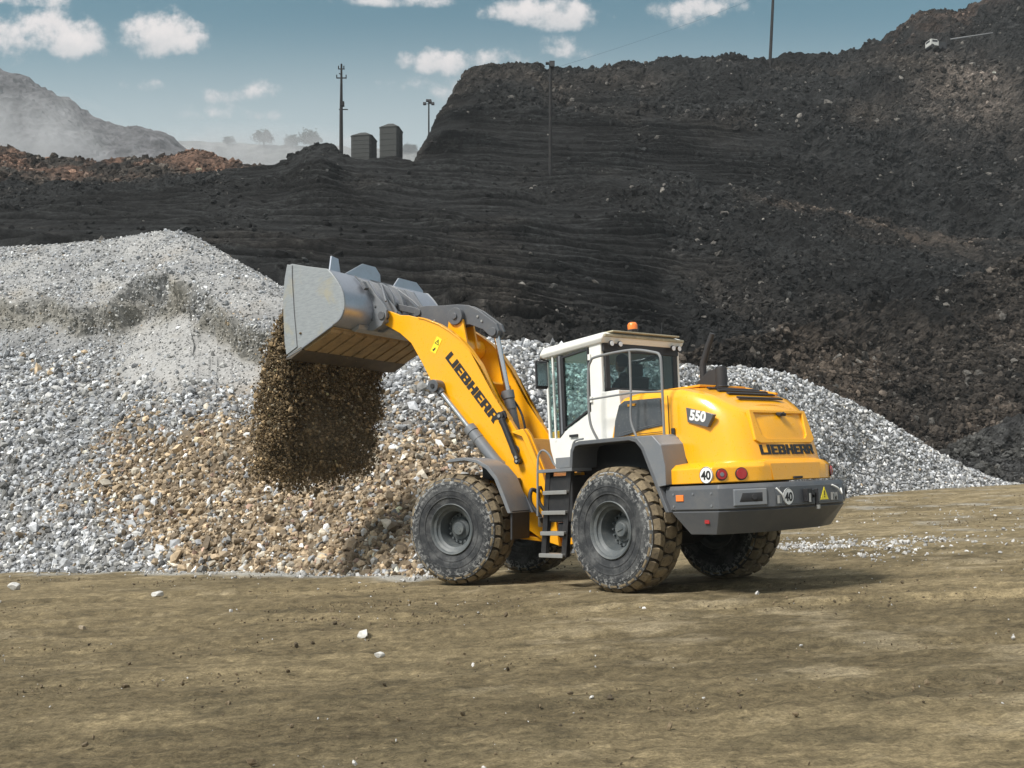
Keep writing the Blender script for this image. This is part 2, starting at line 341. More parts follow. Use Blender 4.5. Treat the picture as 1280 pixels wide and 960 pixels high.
# white fines washed out along the foot of the heap, darker belt right of the machine
pxx = CX+P[:, 0]/P[:, 1]*FPX; DFt = np.interp(pxx, [-450, -100, 0, 130, 260, 400, 520, 600], [30, 24.5, 22.6, 21.4, 19.9, 18.1, 16.3, 18.2])
f3 = (sstep(-.25, .25, fbm(P2, 1.1, 4, .6, off=41)+.25*np.exp(-((pxx-350)/110)**2))*np.exp(-((P[:, 1]-DFt+.35)/.55)**2)*(1-sstep(520, 560, pxx)))[:, None]*.8
f3 = np.maximum(f3, (sstep(.12, .4, fbm(P, .5, 4, .6, off=51))*sstep(17, 22, P[:, 1])*(P[:, 0] > 3))[:, None]*.42)
f3 = np.clip(f3, 0, 1); tone = tone*(1-f3)+np.array([.42, .42, .40])*f3
ch_ = (np.exp(-((P[:, 1]-(17.6-.17*(P[:, 0]-4)))/.50)**2)*sstep(3.8, 4.6, P[:, 0])*(1-sstep(8.5, 11, P[:, 0]))*sstep(-.2, .25, fbm(P, 2.2, 4, .7, off=305)))[:, None]*.75
tone = tone*(1-ch_)+ch_*np.array([.075, .062, .036])
near_dark = (.80+.20*sstep(4.5, 9, P[:, 1]))[:, None]
m, t, b = new_mat('packed_dirt'); GROUNDM = m
a = N(t, 'ShaderNodeAttribute', attribute_name='tone'); v = objvec(t, (1, 2.0, 1)); v1 = objvec(t)
g1 = noise(t, v, 7, 10, .75); g2 = noise(t, v1, 45, 8, .7); g3 = noise(t, v, 1.4, 6, .7)
c = mixc(t, 1.0, a.outputs['Color'], ramp(t, g1, [(.30, .50), (.48, .95), (.72, 1.45)]), 'MULTIPLY')
c = mixc(t, 1.0, c, ramp(t, g2, [(.30, .55), (.5, 1.0), (.72, 1.5)]), 'MULTIPLY')
c = mixc(t, math_(t, 'MULTIPLY', ramp(t, g3, [(.54, 0.0), (.66, 1.0)]), .45), c, (.060, .050, .032))
t.links.new(c, b.inputs['Base Color']); b.inputs['Roughness'].default_value = .95; b.inputs['Specular IOR Level'].default_value = .2
bump(t, b, math_(t, 'ADD', math_(t, 'MULTIPLY', g1, 1.0), math_(t, 'MULTIPLY', g2, .35)), .9, .05)
go = np_mesh('ground', gv, grid_faces(len(Dr), len(px)), GROUNDM, tone, True)
tag(go, 'packed olive brown dirt yard with wheel ruts in front of the gravel heap', 'ground', kind='structure')

# loose pebbles and clods on the dirt
n = 95000
D = 4.0+rng.random(n)**1.1*40; x = (rng.uniform(-500, 2570, n)-CX)/FPX*D
s = rng.lognormal(-4.45, .55, n)*(.7+.035*D); s = np.clip(s, .004, .07)
cl = fbm(np.stack([x*.5, D, 0*x], 1), .6, 3, off=77); keep = rng.random(n) < np.clip(.22+cl*1.9, .02, 1); D, x, s = D[keep], x[keep], s[keep]; n = len(D)
br = rng.random(n); lig = br < .07
tn = np.where(lig[:, None], rng.uniform(.35, .65, (n, 1))*np.array([1, .98, .94]), rng.uniform(.4, 1.2, (n, 1))*np.array([.15, .112, .065]))
a1 = rocks(np.stack([x, D, ground_z(x, D)+s*.15], 1), s, tn)
# scattered whitish chips beside the machine and along the heap's foot
n = 6500
t_ = np.where(rng.random(n) < .45, .2, .7)+rng.random(n)*.28
pq = rng.uniform(-60, 560, n); pq = np.where(rng.random(n) < .45, rng.normal(345, 75, n), pq); DF = np.interp(pq, [-450, -100, 0, 130, 260, 400, 520], [30, 24.5, 22.6, 21.4, 19.9, 18.1, 16.3])-rng.exponential(.35, n)+.25
x = np.where(t_ < .5, 5.0+rng.gamma(2.0, .75, n), (pq-CX)/FPX*DF)
D = np.where(t_ < .5, 18.6+rng.normal(0, 1.3, n)+.25*(x-5), DF)
far = t_ > .93; x[far] = rng.uniform(6, 20, far.sum()); D[far] = rng.uniform(17, 34, far.sum())
cl2 = fbm(np.stack([x, D, 0*x], 1), .9, 3, off=177); kk = (rng.random(n) < np.clip(.35+2.2*cl2, .04, 1)); x, D = x[kk], D[kk]; n = len(x)
s = np.clip(rng.lognormal(-3.25, .5, n), .012, .11)
tn = rng.uniform(.22, .62, (n, 1))*np.array([1, .99, .97])
a2 = rocks(np.stack([x, D, ground_z(x, D)+s*.2], 1), s, tn)
def join(parts):
    V = []; F = []; T = []; o = 0
    for (v, f, t) in parts: V.append(v); F.append(f+o); T.append(t); o += len(v)
    return np.concatenate(V), np.concatenate(F), np.concatenate(T)
V_, F_, T_ = join([a1, a2])
tag(np_mesh('pebbles', V_, F_, STONE, T_), 'small loose pebbles, clods and pale chips strewn over the dirt yard', 'pebbles', kind='stuff')
# a few single white stones one can point at
for (qx, qy, sz, lab) in ((197, 746, .17, 'white stone lying alone on the dirt before the left heap, left of the bucket'),
                          (454, 797, .15, 'white stone alone on the open dirt, nearest the middle of the yard'),
                          (18, 738, .24, 'flat white stone at the far left of the yard by the heap'),
                          (103, 787, .09, 'small tan stone on the dirt at the lower left'),
                          (475, 821, .09, 'small pale stone just right of and before the lone white stone')):
    D0 = 14.
    for _ in range(30):
        xx = (qx-CX)/FPX*D0; D0 = (HC-float(ground_z(xx, D0)))*FPX/(qy-CY)
    b4 = bmesh.new(); bmesh.ops.create_icosphere(b4, subdivisions=3, radius=.5); v_ = np.array([v.co[:] for v in b4.verts]); f_ = np.array([[v.index for v in f.verts] for f in b4.faces]); b4.free()
    for _ in range(9):                                       # broken facets
        nn_ = rng.normal(size=3); nn_ /= np.linalg.norm(nn_); dd_ = v_@nn_; v_ = v_-np.outer(np.maximum(dd_-rng.uniform(.26, .40), 0), nn_)
    v_ = v_+fbm(v_, 5, 3, .6, off=qx)[:, None]*.03*v_/.5; v_ = v_*np.array([1.15, .9, .72])*sz; a_ = rng.uniform(0, 6); v_[:, :2] = v_[:, :2]@np.array([[math.cos(a_), -math.sin(a_)], [math.sin(a_), math.cos(a_)]])
    v_ = v_+np.array([(qx-CX)/FPX*D0, D0, float(ground_z((qx-CX)/FPX*D0, D0))+sz*.24]); t2 = np.repeat(np.array([[.55, .54, .51]]) if 'tan' not in lab else np.array([[.4, .33, .24]]), len(v_), 0)
    c0 = v_.mean(0); so = np_mesh('stone', v_-c0, f_, STONE, t2); so.location = c0
    tag(so, lab, 'stone', 'single stones lying on the dirt yard')

# ------------------------------------------------------------ the long gravel heap
px = np.arange(-420, 1301, 2.5)
FOOT = [(-450, 30), (-100, 24.5), (0, 22.6), (130, 21.4), (260, 19.9), (400, 18.1), (520, 16.3), (600, 18.2), (700, 20.3), (800, 23.5), (900, 28), (1000, 38), (1060, 45), (1160, 52), (1255, 60), (1310, 64)]
CREST = [(-450, 330, 46), (-100, 318, 40), (0, 309, 38), (60, 306, 37.5), (130, 300, 37), (175, 293, 36.5), (205, 288, 36), (228, 289, 35.6), (250, 299, 35), (300, 328, 33), (345, 353, 31.6), (358, 362, 31), (450, 400, 29.5), (560, 418, 29), (640, 428, 29), (700, 432, 30), (800, 450, 33), (870, 459, 38), (915, 460, 42), (960, 463, 46), (985, 468, 48), (1040, 491, 51), (1100, 521, 54.5), (1150, 553, 57.5), (1200, 581, 59.5), (1255, 603, 61.5), (1310, 622, 66)]
nu = 300; nb = 60
f0 = smooth1(curve(FOOT, px, 1), 21)+.45*fbm(np.stack([px*.02, px*0, px*0], 1), 1, 4, .6); c1 = smooth1(curve(CREST, px, 2), 9); cy = smooth1(curve(CREST, px, 1), 5)
zc = HC+(CY-cy)/FPX*c1
tt = np.linspace(-.04, 1, nu)[:, None]
Dg = f0[None]+(c1-f0)[None]*tt
Xg = (px-CX)[None]/FPX*Dg
zf = ground_z((px-CX)/FPX*f0, f0)
prof = tt*1.08-.08*np.clip(tt, 0, 1)**6-.0*tt
Zg = zf[None]+(zc-zf)[None]*prof
tb = np.linspace(0, 1, nb+1)[1:, None]
Db = c1[None]+tb*np.maximum(zc-zf, 1)[None]*1.6
Xb = (px-CX)[None]/FPX*Db; Zb = zc[None]-(zc-zf+.6)[None]*(tb**1.25)
G = np.stack([np.concatenate([Xg, Xb]), np.concatenate([Dg, Db]), np.concatenate([Zg, Zb])], -1)
T = np.concatenate([tt[:, 0], 1+tb[:, 0]])
PXg = np.broadcast_to(px, G.shape[:2])
PYg = CY-(G[..., 2]-HC)/G[..., 1]*FPX
Pf = G.reshape(-1, 3)
amp = (np.clip(T, 0, 1)*(1-np.clip(T, 0, 1)))[:, None]*4
big = fbm(Pf, .16, 4, .5, off=2).reshape(G.shape[:2]); med = fbm(Pf, .7, 4, .5, off=8).reshape(G.shape[:2]); sm = fbm(Pf, 3, 3, .6, off=18).reshape(G.shape[:2])
# torn scarp on the left heap where material has slid
SC = [(-420, 330), (-60, 372), (20, 384), (60, 376), (95, 392), (140, 388), (170, 366), (215, 359), (240, 372), (275, 392), (310, 412), (340, 425), (370, 445), (430, 520)]
ys = curve(SC, px, 1)[None]+med*14+sm*8
left = sstep(-100, 20, PXg)*(1-sstep(350, 400, PXg))
scar = sstep(-2, 16, PYg-ys)*(1-sstep(40, 150, PYg-ys))*left
lip = np.exp(-((PYg-ys+5)/6)**2)*left
nrm = grid_normals(G); nrm[nrm[..., 2] < 0] *= -1
disp = (big*.80+med*.24)*np.clip(amp, 0, 1)*np.clip((zc-zf)/4, .05, 1)[None]+sm*.05-scar*(.30+.32*sstep(60, 170, PXg))+lip*.18
G = G+nrm*disp[..., None]
smoothz = sstep(0, 25, PYg-ys)*(1-sstep(455, 500, PYg+fbm(Pf, .5, 3, off=61).reshape(PXg.shape)*40))*sstep(100, 170, PXg+med*40)*(1-sstep(345, 380, PXg))
smoothz = np.maximum(smoothz, sstep(.1, .3, fbm(Pf, .45, 3, off=91).reshape(PXg.shape)-.1)*(PYg < 420)*(PXg < 400)*.6)
smoothz = np.maximum(smoothz, (1-sstep(395, 440, PYg+med*40))*(1-sstep(345, 420, PXg))*np.clip(.62+1.1*med, .2, .9))
tanz = np.clip(sstep(.0, 1.0, np.exp(-(((PXg-330)/200)**2+((PYg-615)/110)**2)**1.1)*1.3+fbm(Pf, .35, 5, .65, off=81).reshape(PXg.shape)*.9)+sstep(500, 570, PYg)*sstep(200, 300, PXg)*(1-sstep(600, 700, PXg))*.75, 0, 1)*(1-sstep(880, 960, PXg))
grey = np.array([.31, .315, .32]); tan = np.array([.27, .20, .125]); olive = np.array([.20, .175, .12]); fines = np.array([.36, .355, .345])
def pile_tone(smz, tz, ol):
    c = grey*(1-smz[..., None])+fines*smz[..., None]; c = c*(1-tz[..., None])+tan*tz[..., None]
    return c*(1-ol[..., None])+olive*ol[..., None]
ol = np.clip(np.exp(-((PYg-ys-9)/11)**2)*left*(.55+med)+np.clip(med*.9-.2, 0, .5)*(PXg < 250)*(PYg < 470)*(PYg > 330), 0, .5)
tone = pile_tone(smoothz, tanz, ol)*(.50+.36*smoothz[..., None])  # base surface darkened, painting crevice shade between the stones
def hump(v): return v.reshape(-1, 3)
pile_parts = [(hump(G), tri(grid_faces(*G.shape[:2])), hump(tone))]
vis = (T[:, None] < 1.12)*1.0*np.ones_like(PXg)
dens = vis*(1-.93*smoothz)*(1/np.clip((G[..., 1]/24), .7, 2.2)**1.1)
Ps, r, c = scatter(G, 98000, dens)
tz = tanz[r, c]; Dp = Ps[:, 1]
s = np.clip(rng.lognormal(-2.27, .38, len(Ps)), .04, .32)*(.78+.010*Dp)
s *= np.where((PYg[r, c] < 430) & (PXg[r, c] < 400), .60, 1)
b_ = rng.lognormal(-.02, .38, len(Ps))[:, None]
isT = (rng.random(len(Ps)) < .012+.86*tz**1.3)
kind = rng.random(len(Ps))[:, None]
cg = np.where(kind < .55, np.array([[.355, .365, .380]]), np.where(kind < .85, np.array([[.23, .228, .22]]), np.array([[.58, .575, .56]])))
ct = np.where(kind < .50, np.array([[.34, .26, .17]]), np.where(kind < .86, np.array([[.24, .185, .125]]), np.where(kind < .89, np.array([[.27, .18, .135]]), np.array([[.50, .45, .37]]))))
tn = np.clip(np.where(isT[:, None], ct, cg)*b_, .04, .8)
o_ = ol[r, c][:, None]*.8; tn = tn*(1-o_)+olive*o_
pile_parts.append(rocks(Ps+nrm[r, c]*(s*rng.uniform(-.1, .28, len(s)))[:, None], s, tn))
Ps, r, c = scatter(G, 36000, vis*(.35+.65*smoothz)*(PXg < 980))     # small chips
s = np.clip(rng.lognormal(-3.0, .35, len(Ps)), .02, .12)
tn = np.clip(pile_tone(smoothz[r, c], tanz[r, c], ol[r, c])*rng.lognormal(.05, .35, (len(Ps), 1)), .03, .8)
pile_parts.append(rocks(Ps+nrm[r, c]*(s*.1)[:, None], s, tn))
V_, F_, T_ = join(pile_parts)
po = np_mesh('gravel_heap', V_, F_, STONE, T_)
tag(po, 'long heap of crushed pale grey and tan stone behind the wheel loader', 'gravel', kind='stuff')
PILE_G = G

# ------------------------------------------------------------ dark slopes of the pit
def sheet(name, px0, px1, step, curves, rows, terr, rough, tonef, mat=COALM, back=30, drop=0, nrock=0, rs=.5, label=None, offs=0, rockw=None, taper=None):
    xs = np.arange(px0, px1+.1, step); L = []
    for (tab, n_) in zip(curves, rows+[0]):
        py = smooth1(curve(tab, xs, 1), 5); D = smooth1(curve(tab, xs, 2), 15); L.append(at(xs, py, D))
    rowsP = []
    for k in range(len(L)-1):
        for q in range(rows[k]): u = q/rows[k]; rowsP.append(L[k]*(1-u)+L[k+1]*u)
    rowsP.append(L[-1])
    nfront = len(rowsP)
    for q in range(1, 13):
        b = L[-1].copy(); sc_ = 1+back*q/12/b[:, 1]; b[:, 0] *= sc_; b[:, 1] *= sc_; b[:, 2] -= drop*(q/12)**1.5; rowsP.append(b)
    G = np.stack(rowsP); P = G.reshape(-1, 3); sh = G.shape[:2]
    nrm = grid_normals(G); nrm[nrm[..., 1] > 0] *= -1
    cx = np.broadcast_to(xs, sh); pyv = CY-(G[..., 2]-HC)/G[..., 1]*FPX
    F1 = lambda sc_, o_, of, ridge=False, g=.5: fbm(P, sc_, o_, g, ridge, of+offs).reshape(sh)
    d = rough[0]*F1(.05, 4, 1)+rough[1]*F1(.22, 5, 5, True, .55)+rough[2]*F1(1.1, 4, 9, False, .6)
    ed = np.ones(sh)
    mask = terr(cx, pyv, F1) if terr else 0*cx
    zz = G[..., 2]+F1(.03, 3, 15)*1.5+F1(.5, 3, 25)*.04+.012*G[..., 0]
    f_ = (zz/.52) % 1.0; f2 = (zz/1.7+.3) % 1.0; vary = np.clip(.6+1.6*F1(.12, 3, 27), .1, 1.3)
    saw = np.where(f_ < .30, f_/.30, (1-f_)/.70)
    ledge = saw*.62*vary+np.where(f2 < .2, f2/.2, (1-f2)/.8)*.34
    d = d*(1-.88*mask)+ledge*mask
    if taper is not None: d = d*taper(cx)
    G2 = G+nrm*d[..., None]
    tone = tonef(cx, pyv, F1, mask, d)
    stri = np.clip(.55+(saw-.45)*1.5, .15, 1.6)*(.8+.5*vary); tone = tone*(1-mask*.85*(1-stri))[..., None]  # strata stripes that also put dark crevice shade into the tone
    tone = tone*np.clip(1+1.1*F1(1.4, 3, 95), .3, 1.9)[..., None]
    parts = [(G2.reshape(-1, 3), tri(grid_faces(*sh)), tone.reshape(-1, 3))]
    if nrock:
        wgt = np.clip(.15+1.6*F1(.09, 4, 45)+.3, .03, 1.5)*(1-.93*mask)
        if rockw is not None: wgt = wgt*rockw(cx, pyv)
        wgt[nfront+3:] = 0
        Ps, r, c = scatter(G2, nrock, wgt)
        s = np.clip(rng.lognormal(math.log(rs), .5, nrock), rs*.35, rs*4)
        tn = np.clip(tone[r, c]*rng.lognormal(.15, .45, (nrock, 1)), .008, .4)
        lt = rng.random(nrock) < .035; tn[lt] = rng.uniform(.07, .22, (lt.sum(), 1))*np.array([1, .93, .84])
        parts.append(rocks(Ps, s, tn))
    V, F, T = join(parts)
    o = np_mesh(name, V, F, mat, T); tag(o, label, 'pit slope', kind='structure'); return G2
DK = np.array([.0200, .0206, .0205]); DK2 = np.array([.007, .0068, .0065]); BR = np.array([.050, .042, .035]); OR = np.array([.135, .080, .056]); PK = np.array([.20, .165, .14])
def mixv(a, b, f): return a*(1-f[..., None])+b*f[..., None]

# middle dark slope, terraced by the grader
C0 = [(-500, 640, 50), (640, 640, 46), (900, 640, 60), (1300, 640, 78), (1700, 640, 84)]
C1 = [(-500, 320, 66), (0, 305, 64), (300, 330, 62), (640, 400, 60), (900, 430, 72), (1280, 420, 90), (1700, 420, 96)]
C2 = [(-500, 262, 92), (0, 268, 90), (230, 262, 88), (420, 290, 78), (640, 300, 80), (860, 320, 86), (1280, 350, 98), (1700, 350, 104)]
C3 = [(-500, 236, 112), (0, 240, 112), (120, 237, 112), (200, 232, 110), (255, 222, 108), (300, 217, 108), (345, 213, 108), (362, 206, 108), (380, 192, 108), (392, 184, 108), (401, 181, 108), (412, 187, 108), (425, 196, 108), (445, 202, 108), (470, 201, 108), (500, 204, 108), (530, 208, 108), (640, 216, 108), (700, 220, 106), (780, 222, 105), (860, 232, 106), (940, 246, 108), (1000, 260, 110), (1080, 274, 112), (1180, 290, 114), (1280, 302, 116), (1700, 330, 118)]
def terr_m(cx, py, F1):
    a = sstep(.0, .35, F1(.045, 3, 55)+.33+.25*np.exp(-((cx-560)/230)**2)); a = a*(1-sstep(820, 900, cx+F1(.1, 3, 56)*120))*(1-.0*py)
    b = sstep(195, 215, py); a = a*(.25+.75*b)*(1-.75*sstep(395, 420, py)*(cx > 600))
    # rough track of spilled rubble down the middle left
    g = np.exp(-((cx-(255+(py-215)*.55))/28)**2)*(py < 300); return np.clip(a-g*.8, 0, 1)
def tone_m(cx, py, F1, mk, d):
    c = mixv(np.broadcast_to(DK, (*cx.shape, 3)), DK2, np.clip(.35-1.3*F1(.12, 4, 65), 0, 1))
    c = mixv(c, BR, np.clip(1.5*F1(.05, 4, 75)-.15+.4*sstep(800, 1100, cx), 0, .8))
    tr = np.exp(-((py-(curve(C3, cx[0], 1)[None]+9+F1(.1, 2, 76)*10))/6)**2)*sstep(900, 960, cx)*(1-sstep(1190, 1260, cx))
    c = mixv(c, np.array([.085, .066, .052]), np.clip(tr*.75*(.6+1.5*F1(.3, 3, 77)), 0, 1))
    lf = 1-sstep(150, 260, cx); c = c*(1-.25*lf[..., None]*sstep(232, 240, py)[..., None])
    return c
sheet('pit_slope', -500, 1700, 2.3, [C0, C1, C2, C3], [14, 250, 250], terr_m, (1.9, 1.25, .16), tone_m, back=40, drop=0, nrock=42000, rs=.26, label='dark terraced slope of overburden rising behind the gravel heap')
# upper mesa
B0 = [(440, 216, 112), (520, 213, 112), (640, 226, 112), (780, 234, 112), (860, 246, 113), (940, 262, 114), (1000, 278, 115), (1180, 312, 118), (1280, 324, 120), (1700, 350, 124)]
BM = [(440, 214, 113), (515, 209, 114), (530, 190, 117), (560, 165, 122), (600, 150, 126), (700, 150, 128), (860, 160, 130), (1000, 165, 132), (1180, 175, 136), (1280, 180, 138), (1700, 180, 144)]
BT = [(440, 214, 114), (512, 211, 115), (519, 204, 118), (530, 183, 122), (541, 160, 128), (552, 143, 132), (570, 118, 138), (584, 103, 141), (598, 92, 143), (612, 88, 145), (628, 90, 146), (640, 86, 147), (662, 84, 148), (672, 92, 148), (690, 97, 150), (730, 96, 152), (765, 96, 154), (778, 88, 154), (792, 91, 155), (808, 93, 155), (828, 80, 156), (846, 77, 157), (870, 79, 158), (890, 76, 158), (918, 71, 159), (930, 75, 159), (962, 75, 160), (985, 70, 161), (1010, 66, 162), (1050, 68, 163), (1078, 64, 163), (1090, 56, 164), (1105, 50, 164), (1125, 41, 165), (1145, 26, 166), (1165, 22, 166), (1190, 17, 167), (1205, 14, 168), (1222, 5, 168), (1240, -8, 169), (1262, -18, 170), (1290, -22, 171), (1400, -50, 175), (1700, -90, 180)]
def terr_b(cx, py, F1):
    a = sstep(.0, .3, F1(.05, 3, 155)+.1+.5*np.exp(-((py-(195+.06*(cx-640)))/34)**2)+.35*(1-sstep(560, 640, cx)))
    return a*(1-sstep(900, 1060, cx))*sstep(100, 135, py)
def tone_b(cx, py, F1, mk, d):
    c = mixv(np.broadcast_to(DK, (*cx.shape, 3)), DK2, np.clip(.35-1.3*F1(.12, 4, 165), 0, 1))
    c = mixv(c, BR, np.clip(1.6*F1(.06, 4, 175)-.1+.35*sstep(1000, 1200, cx)*(1-sstep(90, 60, py)), 0, .85))
    c = mixv(c, PK*.75, np.clip(np.exp(-(((cx-1205)/55)**2+((py-125)/40)**2))*(.8+F1(.2, 3, 176)*1.5), 0, .8))
    c = mixv(c, np.array([.068, .048, .038]), np.clip(np.exp(-((py-curve(BT, cx[0], 1)[None]-12)/14)**2)*sstep(1080, 1130, cx)*(.5+2*F1(.25, 3, 177)), 0, .8))
    return c*.93
sheet('pit_rim', 440, 1700, 2.2, [B0, BM, BT], [200, 170], terr_b, (2.2, 1.7, .20), tone_b, back=60, drop=10, nrock=42000, rs=.36, label='upper dark rim of the pit with rubble along its skyline', offs=100, taper=lambda cx: sstep(500, 560, cx)*.9+.05)
# brown rubble bank at lower right
R0 = [(760, 640, 58), (1000, 640, 64), (1200, 620, 66), (1300, 612, 68), (1700, 625, 72)]
R1 = [(760, 560, 60), (900, 530, 66), (1000, 530, 68), (1150, 500, 74), (1300, 500, 76), (1700, 480, 80)]
R2 = [(760, 470, 62), (840, 446, 66), (880, 436, 68), (930, 426, 70), (1000, 408, 74), (1060, 392, 78), (1120, 378, 82), (1200, 352, 86), (1280, 335, 90), (1700, 300, 96)]
def tone_r(cx, py, F1, mk, d):
    c = mixv(np.broadcast_to(np.array([.034, .029, .0245]), (*cx.shape, 3)), np.array([.072, .057, .045]), np.clip(.3+1.6*F1(.11, 4, 265), 0, 1))
    return mixv(c, DK2*.8, np.clip(.1-1.9*F1(.16, 4, 266), 0, .8))
sheet('rubble_bank', 760, 1700, 2.2, [R0, R1, R2], [90, 130], None, (2.4, 1.1, .30), tone_r, back=14, drop=3, nrock=62000, rs=.27, label='brown broken rubble bank rising at the right behind the gravel', offs=200, taper=lambda cx: sstep(760, 900, cx))
# small grey heap foot at the right frame edge
R3 = [(1150, 640, 61), (1280, 622, 62), (1700, 640, 66)]; R4 = [(1150, 590, 63), (1190, 560, 64), (1230, 538, 65), (1280, 520, 66), (1340, 505, 67), (1700, 540, 70)]
sheet('dark_heap', 1150, 1700, 2.4, [R3, R4], [90], None, (.5, .9, .3), lambda cx, py, F1, mk, d: mixv(np.broadcast_to(np.array([.05, .05, .05]), (*cx.shape, 3)), np.array([.11, .108, .10]), np.clip(.4+F1(.5, 3, 300)*1.5, 0, 1)), back=8, drop=5, nrock=9000, rs=.22, label='dark grey stone heap at the right edge, behind the end of the gravel', offs=300)
# orange brown ridge at the left
O0 = [(-500, 250, 114), (0, 246, 114), (200, 240, 114), (330, 222, 114), (360, 222, 114)]
O1 = [(-500, 180, 130), (-60, 184, 130), (0, 191, 130), (14, 192, 130), (30, 198, 130), (60, 206, 130), (84, 203, 130), (110, 210, 131), (150, 204, 132), (190, 204, 132), (214, 205, 132), (228, 198, 131), (243, 195, 130), (262, 201, 130), (280, 206, 130), (300, 213, 130), (330, 217, 130), (360, 222, 130)]
def tone_o(cx, py, F1, mk, d):
    c = mixv(np.broadcast_to(BR*.95, (*cx.shape, 3)), DK2, np.clip(.1-1.7*F1(.2, 4, 365), 0, 1))
    o = np.clip(.1+2.4*F1(.16, 4, 375)+.5*np.exp(-((cx-10)/60)**2)+.75*np.exp(-((cx-265)/25)**2)+.5*np.exp(-((py-207)/5)**2)*np.exp(-((cx-170)/50)**2), 0, 1)*(1-sstep(222, 240, py+F1(.2, 2, 376)*14))
    return mixv(c, OR, np.clip(o, 0, .9))
sheet('ochre_ridge', -500, 360, 1.9, [O0, O1], [110], None, (.7, 1.3, .25), tone_o, back=25, drop=3, nrock=12000, rs=.40, label='ridge of rusty orange and black rubble at the left skyline', offs=400, taper=lambda cx: 1-sstep(320, 358, cx)*.9)
# far spoil hill and far plain
H0 = [(-700, 260, 560), (260, 225, 560), (330, 230, 560)]
H1 = [(-700, 40, 761), (-120, 62, 761), (-20, 84, 761), (0, 89, 761), (25, 96, 761), (48, 106, 761), (75, 120, 761), (100, 137, 754), (124, 152, 748), (150, 158, 741), (178, 161, 734), (205, 164, 728), (222, 178, 720), (240, 192, 714), (262, 204, 707), (290, 216, 700), (330, 226, 693)]
sheet('far_hill', -700, 330, 4, [H0, H1], [110], None, (6, 2.5, .3), lambda cx, py, F1, mk, d: np.broadcast_to(np.array([.075, .073, .078]), (*cx.shape, 3))*(1+.5*F1(.02, 3, 401)[..., None]), FARM, back=200, drop=20, label='hazy grey spoil hill in the far left distance', offs=500, taper=lambda cx: .3+.7*(1-sstep(150, 300, cx)))
K0 = [(-900, 260, 2200), (2200, 260, 2200)]
K1 = [(-900, 176, 2600), (200, 176, 2600), (232, 177, 2600), (280, 180, 2600), (340, 182, 2600), (400, 184, 2600), (540, 190, 2600), (2200, 190, 2600)]
sheet('far_plain', -900, 2200, 10, [K0, K1], [30], None, (6, 6, 1), lambda cx, py, F1, mk, d: np.broadcast_to(np.array([.10, .10, .095]), (*cx.shape, 3)), FARM, back=900, drop=10, label='pale hazy upland on the far horizon', offs=600)

# far trees on the upland
def leafy(name, px_, py_, D, wpx, hpx, label, seedn, trunkpx=4):
    r_ = np.random.default_rng(seedn); c0 = at(px_, py_, D); W = wpx/FPX*D; Hh = hpx/FPX*D
    root = bpy.data.objects.new(name, None); COL.objects.link(root); root.location = c0
    tag(root, label, 'tree', 'far trees along the hazy upland')
    n = 1600; P = r_.normal(size=(n, 3)); P /= np.linalg.norm(P, axis=1)[:, None]; P *= (r_.random((n, 1))**.5)
    P *= (1+.75*perlin(P*1.9+seedn)[:, None]+.4*perlin(P*5+seedn)[:, None])*np.array([W/2, W/2, Hh/2]); P[:, 2] += Hh*.55+trunkpx/FPX*D*.5
    v, f, t = rocks(P, np.full(n, W*.065), np.full((n, 3), 1)*np.array([.05, .06, .05])*r_.uniform(.6, 1.4, (n, 1)))
    o = np_mesh('crown', v, f, SOILM, t); o.parent = root
    zb = np.linspace(-3, Hh*.6, 6); ring = []
    for q, z_ in enumerate(zb):
        for a in np.linspace(0, 2*np.pi, 7)[:-1]: ring.append((math.cos(a)*W*.05*(1-q*.13), math.sin(a)*W*.05*(1-q*.13), z_))
    fs = [(q*6+a, q*6+(a+1) % 6, q*6+6+(a+1) % 6, q*6+6+a) for q in range(5) for a in range(6)]
    o = np_mesh('trunk', np.array(ring), np.array(fs), POLEM); o.parent = root
leafy('tree', 330, 180, 2570, 25, 13, 'lone hazy tree standing highest on the far upland', 5)
leafy('tree', 286, 181, 2580, 14, 7, 'small low hazy tree on the upland, left of the lone tree', 6)
leafy('tree', 366, 183, 2580, 20, 10, 'hazy round tree on the upland just right of the lone tree', 8)
leafy('tree', 388, 184, 2580, 26, 16, 'broad hazy tree clump nearest the black cone of spoil', 9)
leafy('tree', 512, 192, 2580, 20, 8, 'low hazy tree seen between the silos and the mesa', 10)
